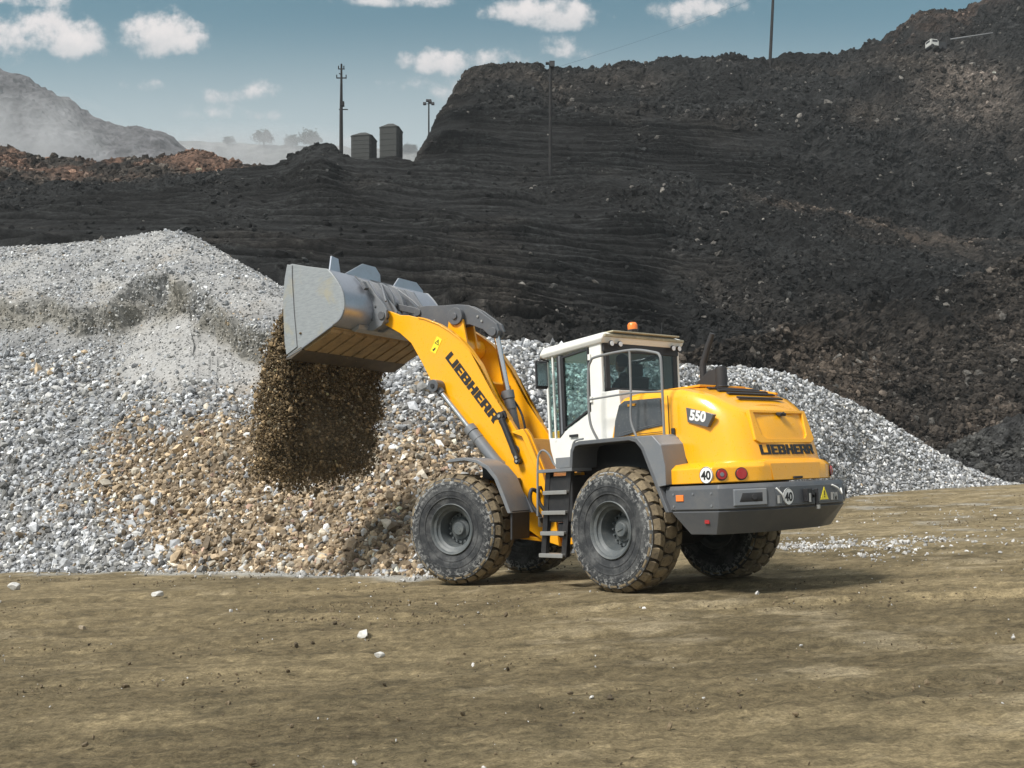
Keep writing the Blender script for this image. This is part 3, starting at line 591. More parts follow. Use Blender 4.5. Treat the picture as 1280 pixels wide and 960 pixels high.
# ------------------------------------------------------------ mesh builder for the machine
class MB:
    def __init__(s): s.v = []; s.f = []; s.m = []
    def add(s, vs, fs, mi=0):
        o = len(s.v); s.v += [tuple(map(float, v)) for v in vs]; s.f += [tuple(i+o for i in f) for f in fs]; s.m += [mi]*len(fs); return s
    def box(s, c, d, rot=None, mi=0):
        vs = [Vector((sx*d[0]/2, sy*d[1]/2, sz*d[2]/2)) for sx in (-1, 1) for sy in (-1, 1) for sz in (-1, 1)]
        if rot: 
            M = Matrix.Rotation(rot[1], 3, rot[0]); vs = [M @ v for v in vs]
        vs = [v+Vector(c) for v in vs]
        return s.add(vs, [(0, 1, 3, 2), (4, 6, 7, 5), (0, 4, 5, 1), (2, 3, 7, 6), (0, 2, 6, 4), (1, 5, 7, 3)], mi)
    def prism(s, poly, a, b, axis='y', mi=0):
        n = len(poly)
        def P(p, t): return (p[0], t, p[1]) if axis == 'y' else ((p[0], p[1], t) if axis == 'z' else (t, p[0], p[1]))
        vs = [P(p, a) for p in poly]+[P(p, b) for p in poly]
        return s.add(vs, [tuple(range(n)), tuple(range(2*n-1, n-1, -1))]+[(i, n+i, n+(i+1) % n, (i+1) % n) for i in range(n)], mi)
    def loft(s, loops, cap=True, mi=0, closed=True):
        n = len(loops[0]); vs = [p for l in loops for p in l]; fs = []
        for k in range(len(loops)-1):
            for i in range(n if closed else n-1): fs.append((k*n+i, k*n+(i+1) % n, (k+1)*n+(i+1) % n, (k+1)*n+i))
        if cap: fs += [tuple(range(n-1, -1, -1)), tuple(range((len(loops)-1)*n, len(loops)*n))]
        return s.add(vs, fs, mi)
    def tube(s, pts, r, seg=10, mi=0, cap=True, smooth=0):
        pts = [Vector(p) for p in pts]
        if smooth:                                           # Catmull-Rom
            q = []
            for i in range(len(pts)-1):
                a = pts[max(i-1, 0)]; b = pts[i]; c = pts[i+1]; d = pts[min(i+2, len(pts)-1)]
                for k in range(smooth):
                    t = k/smooth; q.append(.5*((2*b)+(c-a)*t+(2*a-5*b+4*c-d)*t*t+(3*b-a-3*c+d)*t**3))
            pts = q+[pts[-1]]
        rs = r if isinstance(r, (list, tuple)) else [r]*len(pts)
        up = None; loops = []
        for i, p in enumerate(pts):
            t = ((pts[min(i+1, len(pts)-1)]-p).normalized()+(p-pts[max(i-1, 0)]).normalized()).normalized()
            if up is None: up = t.orthogonal().normalized()
            else: up = (up-t*up.dot(t)).normalized()
            sd_ = t.cross(up); loops.append([p+(up*math.cos(a)+sd_*math.sin(a))*rs[i] for a in [2*math.pi*k/seg for k in range(seg)]])
        return s.loft(loops, cap, mi)
    def cyl(s, a, b, r, seg=20, mi=0): return s.tube([a, b], r, seg, mi)
    def lathe(s, prof, c=(0, 0, 0), seg=48, mi=0):          # profile of (y, r) about the y axis
        loops = [[(c[0]+r*math.cos(t), c[1]+y, c[2]+r*math.sin(t)) for t in [2*math.pi*k/seg for k in range(seg)]] for (y, r) in prof]
        return s.loft(loops, False, mi)
def obj(name, mb, mats, parent=None, mat=None, bevel=0, ang=35, sub=0, smooth=True, split=False):
    if split:                                                # every separate piece becomes a part of its own
        par = list(range(len(mb.v)))
        def find(a):
            while par[a] != a: par[a] = par[par[a]]; a = par[a]
            return a
        for f in mb.f:
            for q in f[1:]: par[find(q)] = find(f[0])
        groups = {}
        for f, mi in zip(mb.f, mb.m): groups.setdefault(find(f[0]), []).append((f, mi))
        for fs in groups.values():
            ids = sorted({i for f, _ in fs for i in f}); mp = {i: k for k, i in enumerate(ids)}
            m2 = MB(); m2.v = [mb.v[i] for i in ids]; m2.f = [tuple(mp[i] for i in f) for f, _ in fs]; m2.m = [mi for _, mi in fs]
            o = obj(name, m2, mats, parent, mat, bevel, ang, sub, smooth)
        return o
    me = bpy.data.meshes.new(name); me.from_pydata(mb.v, [], mb.f)
    bm = bmesh.new(); bm.from_mesh(me); bmesh.ops.recalc_face_normals(bm, faces=bm.faces); bm.to_mesh(me); bm.free()
    mats = mats if isinstance(mats, (list, tuple)) else [mats]
    for m_ in mats: me.materials.append(m_)
    me.polygons.foreach_set('material_index', mb.m)
    if smooth: me.shade_smooth(); me.set_sharp_from_angle(angle=R(ang))
    o = bpy.data.objects.new(name, me); COL.objects.link(o)
    if parent: o.parent = parent
    if mat is not None: o.matrix_basis = mat
    if bevel:
        b = o.modifiers.new('bevel', 'BEVEL'); b.width = bevel; b.segments = 2; b.limit_method = 'ANGLE'; b.angle_limit = R(28); b.harden_normals = True
    if sub: q = o.modifiers.new('sub', 'SUBSURF'); q.levels = sub; q.render_levels = sub
    return o
def tag_part(o, label): o['label'] = label; return o

# block letters from flat pieces, font for figures
GL = {'L': (.72, [[(0, 0), (.28, 0), (.28, 1), (0, 1)], [(.28, 0), (.68, 0), (.68, .21), (.28, .21)]]),
      'I': (.36, [[(0, 0), (.28, 0), (.28, 1), (0, 1)]]),
      'E': (.72, [[(0, 0), (.28, 0), (.28, 1), (0, 1)], [(.28, 0), (.66, 0), (.66, .2), (.28, .2)], [(.28, .40), (.62, .40), (.62, .6), (.28, .6)], [(.28, .8), (.66, .8), (.66, 1), (.28, 1)]]),
      'B': (.86, [[(0, 0), (.28, 0), (.28, 1), (0, 1)], [(.28, 0), (.5, 0), (.5, .19), (.28, .19)], [(.28, .41), (.5, .41), (.5, .6), (.28, .6)], [(.28, .81), (.5, .81), (.5, 1), (.28, 1)],
                  [(.5, 0), (.68, 0), (.79, .1), (.79, .42), (.71, .505), (.77, .59), (.77, .9), (.67, 1), (.5, 1)]]),
      'H': (.88, [[(0, 0), (.28, 0), (.28, 1), (0, 1)], [(.28, .39), (.52, .39), (.52, .61), (.28, .61)], [(.52, 0), (.8, 0), (.8, 1), (.52, 1)]]),
      'R': (.86, [[(0, 0), (.28, 0), (.28, 1), (0, 1)], [(.28, .36), (.5, .36), (.5, .56), (.28, .56)], [(.28, .81), (.5, .81), (.5, 1), (.28, 1)],
                  [(.5, .36), (.7, .36), (.78, .46), (.78, .9), (.68, 1), (.5, 1)], [(.44, .36), (.72, .36), (.84, 0), (.55, 0)]])}
def word(txt, length, height, thick=.006):
    tot = sum(GL[c][0] for c in txt)-.06; mb = MB(); x = 0
    for ch in txt:
        for poly in GL[ch][1]: mb.prism([((x+p[0])/tot*length, p[1]*height) for p in poly], 0, thick, 'z')
        x += GL[ch][0]
    return mb
def figures(name, txt, height, mat, parent, M, bold=.02, extr=.004):
    cu = bpy.data.curves.new(name, 'FONT'); cu.body = txt; cu.size = height*1.38; cu.extrude = extr; cu.offset = bold*height; cu.align_x = 'CENTER'; cu.space_character = 1.02
    t = bpy.data.objects.new(name, cu); COL.objects.link(t); dg = bpy.context.evaluated_depsgraph_get(); dg.update()
    me = bpy.data.meshes.new_from_object(t.evaluated_get(dg)); bpy.data.objects.remove(t); me.materials.clear(); me.materials.append(mat)
    o = bpy.data.objects.new(name, me); COL.objects.link(o); o.parent = parent; o.matrix_basis = M; return o
def frame(o, x, y):
    "matrix with origin o, local x along x, local y near y (z out)"
    x = Vector(x).normalized(); y = Vector(y); y = (y-x*y.dot(x)).normalized(); z = x.cross(y)
    return Matrix(((x.x, y.x, z.x, o[0]), (x.y, y.y, z.y, o[1]), (x.z, y.z, z.z, o[2]), (0, 0, 0, 1)))

# ------------------------------------------------------------ wheel loader
SMOKE = paint('smoked_panel', (.05, .055, .062), .22, dirt=.35, dcol=(.16, .15, .13), coat=.5)
AR, AF = .6717, 1.0217
base = Vector((2.19, 13.34, 0))
Mroll = Matrix.Translation((0, 0, HC)) @ Matrix(((_c, 0, -_s, 0), (0, 1, 0, 0), (_s, 0, _c, 0), (0, 0, 0, 1))) @ Matrix.Translation((0, 0, -HC))
LM = Mroll @ Matrix.Translation(base) @ Matrix.Rotation(AR+math.pi/2, 4, 'Z')
ld = bpy.data.objects.new('wheel_loader', None); COL.objects.link(ld); ld.matrix_world = LM
tag(ld, 'large yellow articulated wheel loader with white cab, raised bucket tipping brown soil', 'wheel loader')
dA = AF-AR
FM = Matrix.Translation((1.65+1.65*math.cos(dA), 1.65*math.sin(dA), 0)) @ Matrix.Rotation(dA, 4, 'Z')   # front frame, in loader coordinates

# tyre: sidewall carcass with separate tread blocks
RT, WT = .80, .58
def tprof(s):
    "s in -1..1 across the tread, wrapping down the shoulder"
    a = abs(s); sg = 1 if s > 0 else -1
    if a < .78: return sg*a/.78*.235, RT-.012*(a/.78)**2
    t = (a-.78)/.22; return sg*(.235+.045*t), RT-.012-.085*t**1.3
def tyre_mesh():
    mb = MB()
    prof = [(-.24, .335), (-.255, .40), (-.285, .50), (-.292, .60), (-.285, .68), (-.262, .735), (-.20, .762), (-.1, .768), (0, .768), (.1, .768), (.20, .762), (.262, .735), (.285, .68), (.292, .60), (.285, .50), (.255, .40), (.24, .335)]
    seg = 96; fs0 = len(mb.f)
    loops = [[(r*math.cos(t), y, r*math.sin(t)) for t in [2*math.pi*k/seg for k in range(seg)]] for (y, r) in prof]
    for k in range(len(prof)-1):
        mi = 2 if 5 <= k <= 10 else 0
        mb.loft([loops[k], loops[k+1]], False, mi)
    for y, r in ((.288, .655), (.291, .56), (.278, .465)):     # moulded rings on the sidewall
        for sg in (1, -1): mb.lathe([(sg*(y-.01), r-.014), (sg*(y+.004), r-.006), (sg*(y+.004), r+.006), (sg*(y-.01), r+.014)], seg=72)
    n = 27; da = 2*math.pi/n; rr = random.Random(5)
    rows = [  # s-range, angular shape
        ([(-1, .06), (-1, .80), (-.62, .86), (-.40, 1.02), (-.34, .62), (-.40, .22), (-.62, .03)], 0.0),
        ([(-.30, .30), (-.34, .62), (-.28, .95), (.0, 1.08), (.28, .95), (.34, .62), (.30, .30), (0, .16)], .42),
        ([(1, .06), (1, .80), (.62, .86), (.40, 1.02), (.34, .62), (.40, .22), (.62, .03)], 0.0)]
    for k in range(n):
        for poly, off in rows:
            def pt(s_, a_, dr):
                y, r = tprof(s_); th = (k+a_+off)*da; return ((r+dr)*math.cos(th), y, (r+dr)*math.sin(th))
            cs = sum(p[0] for p in poly)/len(poly); ca = sum(p[1] for p in poly)/len(poly)
            j = rr.uniform(-.003, .003)
            lo_ = [pt(p[0], p[1], -.045) for p in poly]
            mid = [pt(cs+(p[0]-cs)*.985, ca+(p[1]-ca)*.965, -.008+j) for p in poly]
            hi = [pt(cs+(p[0]-cs)*.93, ca+(p[1]-ca)*.91, .002+j) for p in poly]
            # extra ring so that the shoulder follows the profile
            nP = len(poly); o = len(mb.v); mb.add(lo_+mid+hi, [tuple((i, (i+1) % nP, nP+(i+1) % nP, nP+i)) for i in range(nP)]+[tuple((nP+i, nP+(i+1) % nP, 2*nP+(i+1) % nP, 2*nP+i)) for i in range(nP)], 1)
            cc = pt(cs, ca, .003+j); mb.v.append(cc)
            for i in range(nP): mb.f.append((o+2*nP+i, o+2*nP+(i+1) % nP, o+3*nP)); mb.m.append(1)
    return mb
def rim_mesh():
    mb = MB()
    mb.lathe([(.215, .30), (.235, .335), (.262, .350), (.272, .362), (.262, .372), (.240, .368), (.2, .345), (-.2, .345), (-.24, .368), (-.262, .372), (-.272, .362), (-.262, .35), (-.235, .335), (-.215, .30)], seg=64)
    mb.lathe([(.236, .336), (.225, .318), (.205, .312), (.190, .300), (.17, .262), (.02, .248), (-.03, .235), (-.04, .20), (-.04, 0.0)], seg=64)
    mb.lathe([(-.236, .336), (-.1, .28), (-.06, .20), (-.06, 0.0)], seg=48)
    return mb
def hub_mesh():
    mb = MB(); mb.lathe([(-.045, .225), (-.01, .222), (.0, .165), (.03, .150), (.05, .105), (.075, .098), (.088, .085), (.090, 0.0)], seg=40)
    for k in range(16):
        a = 2*math.pi*k/16; c = (.195*math.cos(a), 0, .195*math.sin(a))
        mb.cyl((c[0], -.02, c[2]), (c[0], .030, c[2]), .017, 6)
    mb.box((0, .090, 0), (.02, .02, .10))
    return mb
tyre_me = rim_me = hub_me = None
for fr, x, sd_, zr in (('r', 0, 1, 0), ('r', 0, -1, 0), ('f', 0, 1, .035), ('f', 0, -1, .0)):
    M = Matrix.Translation((x, sd_*.99, RT-.012+zr)) @ Matrix.Rotation(random.uniform(0, 6), 4, 'Y')
    if sd_ < 0: M = M @ Matrix.Rotation(math.pi, 4, 'Z')
    if fr == 'f': M = FM @ M
    if tyre_me is None:
        wh = obj('wheel', rim_mesh(), RIMM, ld, M, ang=30); rim_me = wh.data
        ty = obj('tyre', tyre_mesh(), [SIDEW, TREAD, GROOVE], wh, ang=24); tyre_me = ty.data
        hb = obj('hub', hub_mesh(), RIMM, wh, ang=30); hub_me = hb.data
    else:
        wh = bpy.data.objects.new('wheel', rim_me); COL.objects.link(wh); wh.parent = ld; wh.matrix_basis = M
        ty = bpy.data.objects.new('tyre', tyre_me); COL.objects.link(ty); ty.parent = wh
        hb = bpy.data.objects.new('hub', hub_me); COL.objects.link(hb); hb.parent = wh

# --- rear unit -------------------------------------------------
def side_sheet(cols, vs):
    return [[c(v) for c in cols] for v in vs]
bt = [((.30, .86, 1.93), (.12, .83, 2.46)), ((.0, .865, 1.93), (-.12, .84, 2.49)), ((-.45, .87, 1.93), (-.50, .85, 2.495)), ((-.86, .87, 1.90), (-.88, .85, 2.465)),
      ((-1.02, .87, 1.53), (-1.08, .845, 2.41)), ((-1.26, .87, 1.53), (-1.26, .82, 2.345)), ((-1.52, .84, 1.53), (-1.42, .755, 2.265)), ((-1.72, .74, 1.53), (-1.55, .665, 2.20)), ((-1.825, .60, 1.53), (-1.625, .55, 2.165)),
      ((-1.845, .30, 1.53), (-1.655, .28, 2.165)), ((-1.85, 0, 1.53), (-1.665, 0, 2.167))]
full = bt+[((b[0], -b[1], b[2]), (t_[0], -t_[1], t_[2])) for b, t_ in reversed(bt[:-1])]
loops = []
for v_, ins, dz in ((0, 0, 0), (.3, .012, 0), (.6, .016, 0), (.84, .008, 0), (.95, -.018, 0), (1.0, -.06, .012), (1.0, -.16, .03)):
    L = []
    for (b, t_) in full:
        p = Vector(b)*(1-v_)+Vector(t_)*v_
        c = Vector((max(min(p.x, 0), -1.3), 0, p.z)); d = (p-c); d.z = 0; d.normalize()
        if ins < 0 and abs(p.y) > .3 or ins > 0: p = p+d*ins
        elif ins < 0: p = p+Vector((-ins*.7, 0, -ins*.22))
        p.z += dz; L.append(p)
    loops.append(L)
mb = MB(); mb.loft(loops, False, closed=False)
n_ = len(full); top = loops[-1]                                # deck between the left and right shoulders
mb.loft([[top[i] for i in range(0, n_//2+1)], [Vector((top[i].x, top[i].y*.5, top[i].z+.018)) for i in range(0, n_//2+1)], [Vector((top[i].x, -top[i].y*.5, top[i].z+.018)) for i in range(0, n_//2+1)], [top[n_-1-i] for i in range(0, n_//2+1)]], False, closed=False)
mb.add([loops[k][0] for k in range(7)]+[loops[k][-1] for k in range(6, -1, -1)], [tuple(range(14))])
bm_ = bmesh.new()
hood = obj('engine_hood', mb, YEL, ld, ang=32)
# panel joints on the hood side (thin black strips laid on as the dark gaps) and dark engine window
def on_side(x, z, y=.885): return (x, y, z)
wp = [(.235, 1.965), (.20, 2.18), (.115, 2.38), (.02, 2.425), (-.60, 2.405), (-.625, 2.06), (-.30, 2.035), (.08, 1.975)]
for sg in (1, -1):
    mb = MB(); mb.prism(wp, sg*.862, sg*.890); p_ = obj('side_window', mb, SMOKE, hood, bevel=.008)
    mb = MB()
    for k in range(9): mb.prism([(-.56+k*.078, 2.09+.0*k), (-.545+k*.078, 2.09), (-.545+k*.078, 2.38-.0*k), (-.56+k*.078, 2.38)], sg*.8905, sg*.8935)
    mb = MB(); mb.prism([(-.60, 2.09), (.08, 2.02), (.08, 2.028), (-.60, 2.098)], sg*.8905, sg*.894); obj('panel_rib', mb, GREY, p_)
    mb = MB(); mb.box((-.12, sg*.897, 2.36), (.13, .02, .03)); obj('latch', mb, YELB, hood, bevel=.004)
    # long joint line between door and tail part
    mb = MB(); mb.prism([(-.73, 1.95), (-.724, 1.95), (-.724, 2.42), (-.73, 2.42)], sg*.878, sg*.8872); obj('panel_gap', mb, BLACK, hood)
# roof vents on the hood
mb = MB()
for k in range(4):
    x0 = -1.0-k*.13; z0 = np.interp(-x0, [.88, 1.08, 1.26, 1.42, 1.55], [2.465, 2.41, 2.345, 2.265, 2.2])+.062
    mb.box((x0, -.05, z0), (.05, 1.0-.05*k, .02), ('Y', R(-24)))
obj('hood_vent', mb, BLACK, hood, bevel=.003, split=True)
mb = MB(); mb.box((-.55, -.05, 2.545), (.55, .9, .03)); mb.box((-.98, -.55, 2.49), (.6, .05, .03), ('Y', R(-14))); obj('hood_top_plate', mb, YELB, hood, bevel=.01)
# dished tail panel: raised rim round a recessed field
def tail(y, v_):                                               # point on the sloping rear face
    b = Vector((-1.85, y, 1.53)); t_ = Vector((-1.662, y, 2.17)); p = b*(1-v_)+t_*v_; p.x += abs(y)**2*.06; return p
outn = Vector((-.96, 0, .28))
def ring_panel(outer, inner, lift, depth, mat, name, parent):
    mb = MB(); n = len(outer)
    o0 = [tail(*p)-outn*.02 for p in outer]; o1 = [tail(*p)+outn*lift for p in outer]; i1 = [tail(*p)+outn*(lift-.004) for p in inner]; i0 = [tail(*p)-outn*depth for p in inner]
    mb.loft([o0, o1, i1, i0], False); mb.add(i0, [tuple(range(n))]); return obj(name, mb, mat, parent, bevel=.012, ang=50)
rp = ring_panel([(.545, .985), (-.545, .985), (-.575, .42), (-.50, .36), (.50, .36), (.575, .42)], [(.47, .93), (-.47, .93), (-.43, .52), (-.37, .45), (.37, .45), (.43, .52)], .03, .004, YEL, 'tail_door', hood)
mb = MB(); mb.box(tuple(tail(-.02, .905)+outn*.03), (.07, .11, .035), ('Y', R(-16))); mb.cyl(tail(-.02, .9)+outn*.04, tail(-.02, .9)+outn*.075, .018, 12); obj('rear_camera', mb, BLKR, hood, bevel=.004)
mb = word('LIEBHERR', 1.03, .118, .008)
from mathutils.bvhtree import BVHTree
bvh = BVHTree.FromPolygons([v.co for v in hood.data.vertices], [tuple(p.vertices) for p in hood.data.polygons])
def onto_tail(y, z, lift):
    h = bvh.ray_cast(Vector((-3, y, z)), Vector((1, 0, 0))); return Vector((h[0].x-lift, y, z))
mb.v = [tuple(onto_tail(.515-v[0], 1.632+v[1], .0008+v[2]*.75)) for v in mb.v]
obj('lettering', mb, INK, hood)
# skirt with lamps
plan = [(-.95, 1.16), (-1.60, 1.16), (-1.86, .72), (-1.90, .60), (-1.90, -.60), (-1.86, -.72), (-1.60, -1.16), (-.95, -1.16)]
def shrink(pl, k, kx=None): return [(-.95+(p[0]+.95)*(kx or k), p[1]*k) for p in pl]
mb = MB(); mb.loft([[(x, y, 1.325) for x, y in plan], [(x, y, 1.50) for x, y in plan], [(x, y, 1.555) for x, y in shrink(plan, .93, .97)], [(x, y, 1.58) for x, y in shrink(plan, .74, .94)]])
sk = obj('rear_skirt', mb, YEL, ld, bevel=.014)
mb = MB(); n = 4                                                # recessed lower plate on the tail
mb.loft([[(-1.897, .43, 1.335), (-1.897, -.43, 1.335), (-1.885, -.47, 1.52), (-1.885, .47, 1.52)], [(-1.915, .45, 1.33), (-1.915, -.45, 1.33), (-1.90, -.49, 1.53), (-1.90, .49, 1.53)]]); 
obj('tail_plate', mb, YEL, sk, bevel=.006)
mb = MB(); mb.box((-1.925, .0, 1.352), (.03, .16, .028)); obj('handle', mb, BLACK, sk, bevel=.006)
def disc(name, c, nrm, r, t_, mat, parent, seg=28):
    mb = MB(); c = Vector(c); nn_ = Vector(nrm).normalized(); mb.cyl(c, c+nn_*t_, r, seg); return obj(name, mb, mat, parent, bevel=min(.004, t_*.3))
for sg in (1, -1):
    cd = Vector((-.861, sg*.509, 0))
    cn = Vector((-(1.16-.72), 0, 0)); cn = Vector((-.861, sg*.509, 0)).normalized()
    a_ = Vector((-1.60, sg*1.16, 1.42)); b_ = Vector((-1.86, sg*.72, 1.42))
    for t_, rr_ in ((.22, .058), (.68, .062)):
        c = a_.lerp(b_, t_); nrm_ = Vector((-(abs(b_.y-a_.y)), sg*abs(b_.x-a_.x), 0)).normalized()
        disc('lamp_bezel', c, nrm_, rr_+.012, .010, BLKR, sk); l_ = disc('tail_lamp', c, nrm_, rr_, .022, RED, sk)
        if t_ < .5: disc('lamp_centre', c+nrm_*.022, nrm_, .024, .006, ORANGE if sg < 0 else GREYL, l_)
    # white 40 km/h disc
def roundel(c, nrm, r, parent):
    c = Vector(c); nrm = Vector(nrm).normalized(); s_ = disc('speed_sign', c, nrm, r, .006, SIGNW, parent, 36)
    x = Vector((0, 0, 1)).cross(nrm); M = frame(c+nrm*.0085-Vector((0, 0, 1))*r*.50, x, (0, 0, 1)); figures('figures', '40', r*1.02, INK, s_, M, .035, .002)
    mb = MB(); s2 = [2*math.pi*k/36 for k in range(36)]; u = x.normalized(); w_ = Vector((0, 0, 1))
    lo = [c+nrm*.0065+(u*math.cos(t)+w_*math.sin(t))*r*.985 for t in s2]; li = [c+nrm*.0065+(u*math.cos(t)+w_*math.sin(t))*r*.93 for t in s2]
    mb.loft([lo, [p+nrm*.0012 for p in lo], [p+nrm*.0012 for p in li], li], False); obj('sign_ring', mb, INK, s_)
roundel((-1.52, 1.162, 1.42), (0, 1, 0), .098, sk)
roundel((-1.52, -1.162, 1.42), (0, -1, 0), .098, sk)
# model plate 550 on the hood side
for sg in (1, -1):
    mb = MB(); mb.prism([(-1.02, 2.245), (-1.44, 2.125), (-1.34, 1.985), (-1.035, 2.07)], sg*.84, sg*.893); pl_ = obj('model_plate', mb, GREY, hood, bevel=.004)
    figures('figures', '550', .118, SIGNW, pl_, frame((-1.19, sg*.896, 2.075), (-1 if sg > 0 else 1, 0, -.19 if sg > 0 else .19), (0, 0, 1)), .06, .002)
# counterweight
up_ = [(-.93, 1.21), (-1.72, 1.21), (-1.80, 1.14), (-2.045, .72), (-2.08, .66), (-2.08, -.66), (-2.045, -.72), (-1.80, -1.14), (-1.72, -1.21), (-.93, -1.21)]
mid_ = [(-1.00, 1.20), (-1.71, 1.20), (-1.79, 1.13), (-2.02, .70), (-2.06, .64), (-2.06, -.64), (-2.02, -.70), (-1.79, -1.13), (-1.71, -1.20), (-1.00, -1.20)]
low_ = [(-1.2, 1.10), (-1.58, 1.10), (-1.64, 1.04), (-1.80, .62), (-1.83, .50), (-1.83, -.50), (-1.80, -.62), (-1.64, -1.04), (-1.58, -1.10), (-1.2, -1.10)]
def lv(pl, z): return [(x, y, z) for x, y in pl]
mb = MB(); mb.loft([lv(low_, .735), lv(mid_, 1.0), lv(shrink(mid_, .985), 1.012), lv(up_, 1.03), lv(up_, 1.26), lv(shrink(up_, .98), 1.305)])
cw = obj('counterweight', mb, GREY, ld, bevel=.012)
for sg in (1, -1):                                              # stepped corner block with lamp pocket
    a_ = Vector((-1.80, sg*1.14, 1.14)); b_ = Vector((-2.045, sg*.72, 1.14)); nn_ = Vector((-.42, sg*.245, 0)).normalized()
    def q(t_, z, o_): v = a_.lerp(b_, t_)+nn_*o_; v.z = z; return v
    mb = MB(); mb.loft([[q(.12, 1.05, -.01), q(.95, 1.05, -.01), q(.95, 1.25, -.01), q(.12, 1.25, -.01)], [q(.14, 1.06, .022), q(.93, 1.06, .022), q(.93, 1.24, .022), q(.14, 1.24, .022)]]); cb = obj('corner_block', mb, GREYL, cw, bevel=.008)
    mb = MB(); mb.loft([[q(.26, 1.10, .0225), q(.82, 1.10, .0225), q(.82, 1.20, .0225), q(.34, 1.20, .0225)], [q(.28, 1.105, .026), q(.80, 1.105, .026), q(.80, 1.195, .026), q(.36, 1.195, .026)]]); obj('lamp_pocket', mb, BLACK, cb)
    disc('reflex_lamp', q(.62, 1.15, .0265), nn_, .032, .01, BLKR, cb)
    mb = MB(); mb.box((-1.15, sg*1.212, 1.165), (.115, .02, .075)); obj('side_marker', mb, ORANGE, cw, bevel=.005)
    mb = MB(); mb.box((-1.50, sg*1.155, .90), (.07, .02, .075)); obj('side_reflector', mb, RED, cw, bevel=.004)
mb = MB()
for sg in (1, -1):
    for x_, z_ in ((-1.05, 1.21), (-1.62, 1.21), (-1.05, 1.07), (-1.62, 1.07), (-1.35, 1.21)): mb.cyl((x_, sg*1.20, z_), (x_, sg*1.218, z_), .014, 8)
obj('bolt', mb, GREYL, cw, split=True)
for sg in (1, -1):
    mb = MB(); mb.prism([(-.775, 2.02), (-1.05, 2.02), (-1.05, 2.026), (-.775, 2.026)], sg*.878, sg*.884) if False else mb.box((-.30, sg*.889, 1.985), (.62, .006, .008)); obj('panel_gap', mb, BLACK, hood)
    mb = MB(); mb.box((-.80, sg*.893, 1.98), (.05, .02, .07)); obj('latch', mb, BLKR, hood, bevel=.004)
# central rear fittings
mb = MB(); mb.prism([(.58, 1.05), (-.58, 1.05), (-.58, 1.255), (.58, 1.255)], -2.072, -2.088, 'x'); rbp = obj('rear_plate', mb, GREY, cw, bevel=.005)
roundel((-2.09, .43, 1.135), (-1, 0, 0), .098, cw)
mb = MB(); mb.box((-2.12, .10, 1.14), (.06, .10, .15)); mb.box((-2.12, .03, 1.17), (.07, .05, .06)); mb.cyl((-2.14, -.045, 1.0), (-2.14, -.045, 1.21), .022, 12); mb.box((-2.11, -.045, 1.14), (.05, .09, .06)); obj('tow_coupling', mb, BLACK, cw, bevel=.006)
mb = MB(); mb.cyl((-2.155, -.045, 1.02), (-2.155, -.045, .975), .026, 12); mb.cyl((-2.145, .1, 1.06), (-2.145, .1, 1.16), .018, 10); obj('coupling_pin', mb, STEP, cw, split=True)
mb = MB(); mb.prism([(-.19, 1.075), (-.35, 1.075), (-.27, 1.225)], -2.0885, -2.0935, 'x'); wt_ = obj('warning_triangle', mb, SIGNY, cw)
mb = MB(); mb.prism([(-.262, 1.125), (-.278, 1.125), (-.276, 1.18), (-.264, 1.18)], -2.0938, -2.096, 'x'); mb.prism([(-.262, 1.10), (-.278, 1.10), (-.278, 1.115), (-.262, 1.115)], -2.0938, -2.096, 'x'); obj('exclamation_mark', mb, INK, wt_)
mb = MB()
mb.tube([(-2.10, .66, 1.24), (-2.13, .60, 1.17), (-2.13, .57, 1.13)], .010, 8, smooth=4); mb.tube([(-2.10, -.42, 1.245), (-2.13, -.50, 1.20), (-2.12, -.58, 1.13), (-2.10, -.60, 1.20)], .010, 8, smooth=4); obj('safety_chain', mb, SIGNW, cw, split=True)
mb = MB()
for y_ in (-.41, -.44, .60, .62, -.50): mb.box((-2.10, y_, 1.11), (.03, .014, .09))
mb.cyl((-2.09, -.47, 1.12), (-2.11, -.47, 1.12), .02, 10); obj('socket', mb, STEP, cw, split=True)
# frame, axle and tanks under the rear unit
mb = MB(); mb.box((.0, 0, 1.10), (2.6, .72, .75)); mb.box((1.25, 0, .95), (.7, .5, .75)); mb.cyl((0, -.75, .80), (0, .75, .80), .17, 16); mb.cyl((0, -.3, .8), (0, .3, .8), .28, 16); mb.box((-1.2, 0, .95), (.9, 1.4, .4)); mb.box((.2, 0, 1.66), (1.7, 1.66, .46))
obj('rear_chassis', mb, BLACK, ld, bevel=.02)
mb = MB(); mb.box((1.02, 1.0, 1.20), (.50, .36, .62)); mb.box((.93, .99, .78), (.42, .3, .2)); obj('tank', mb, BLACK, ld, bevel=.03)
mb = MB(); mb.prism([(.72, .55), (1.05, .50), (1.15, 1.55), (.85, 1.55)], .86, .93); obj('centre_frame', mb, YELB, ld, bevel=.01)
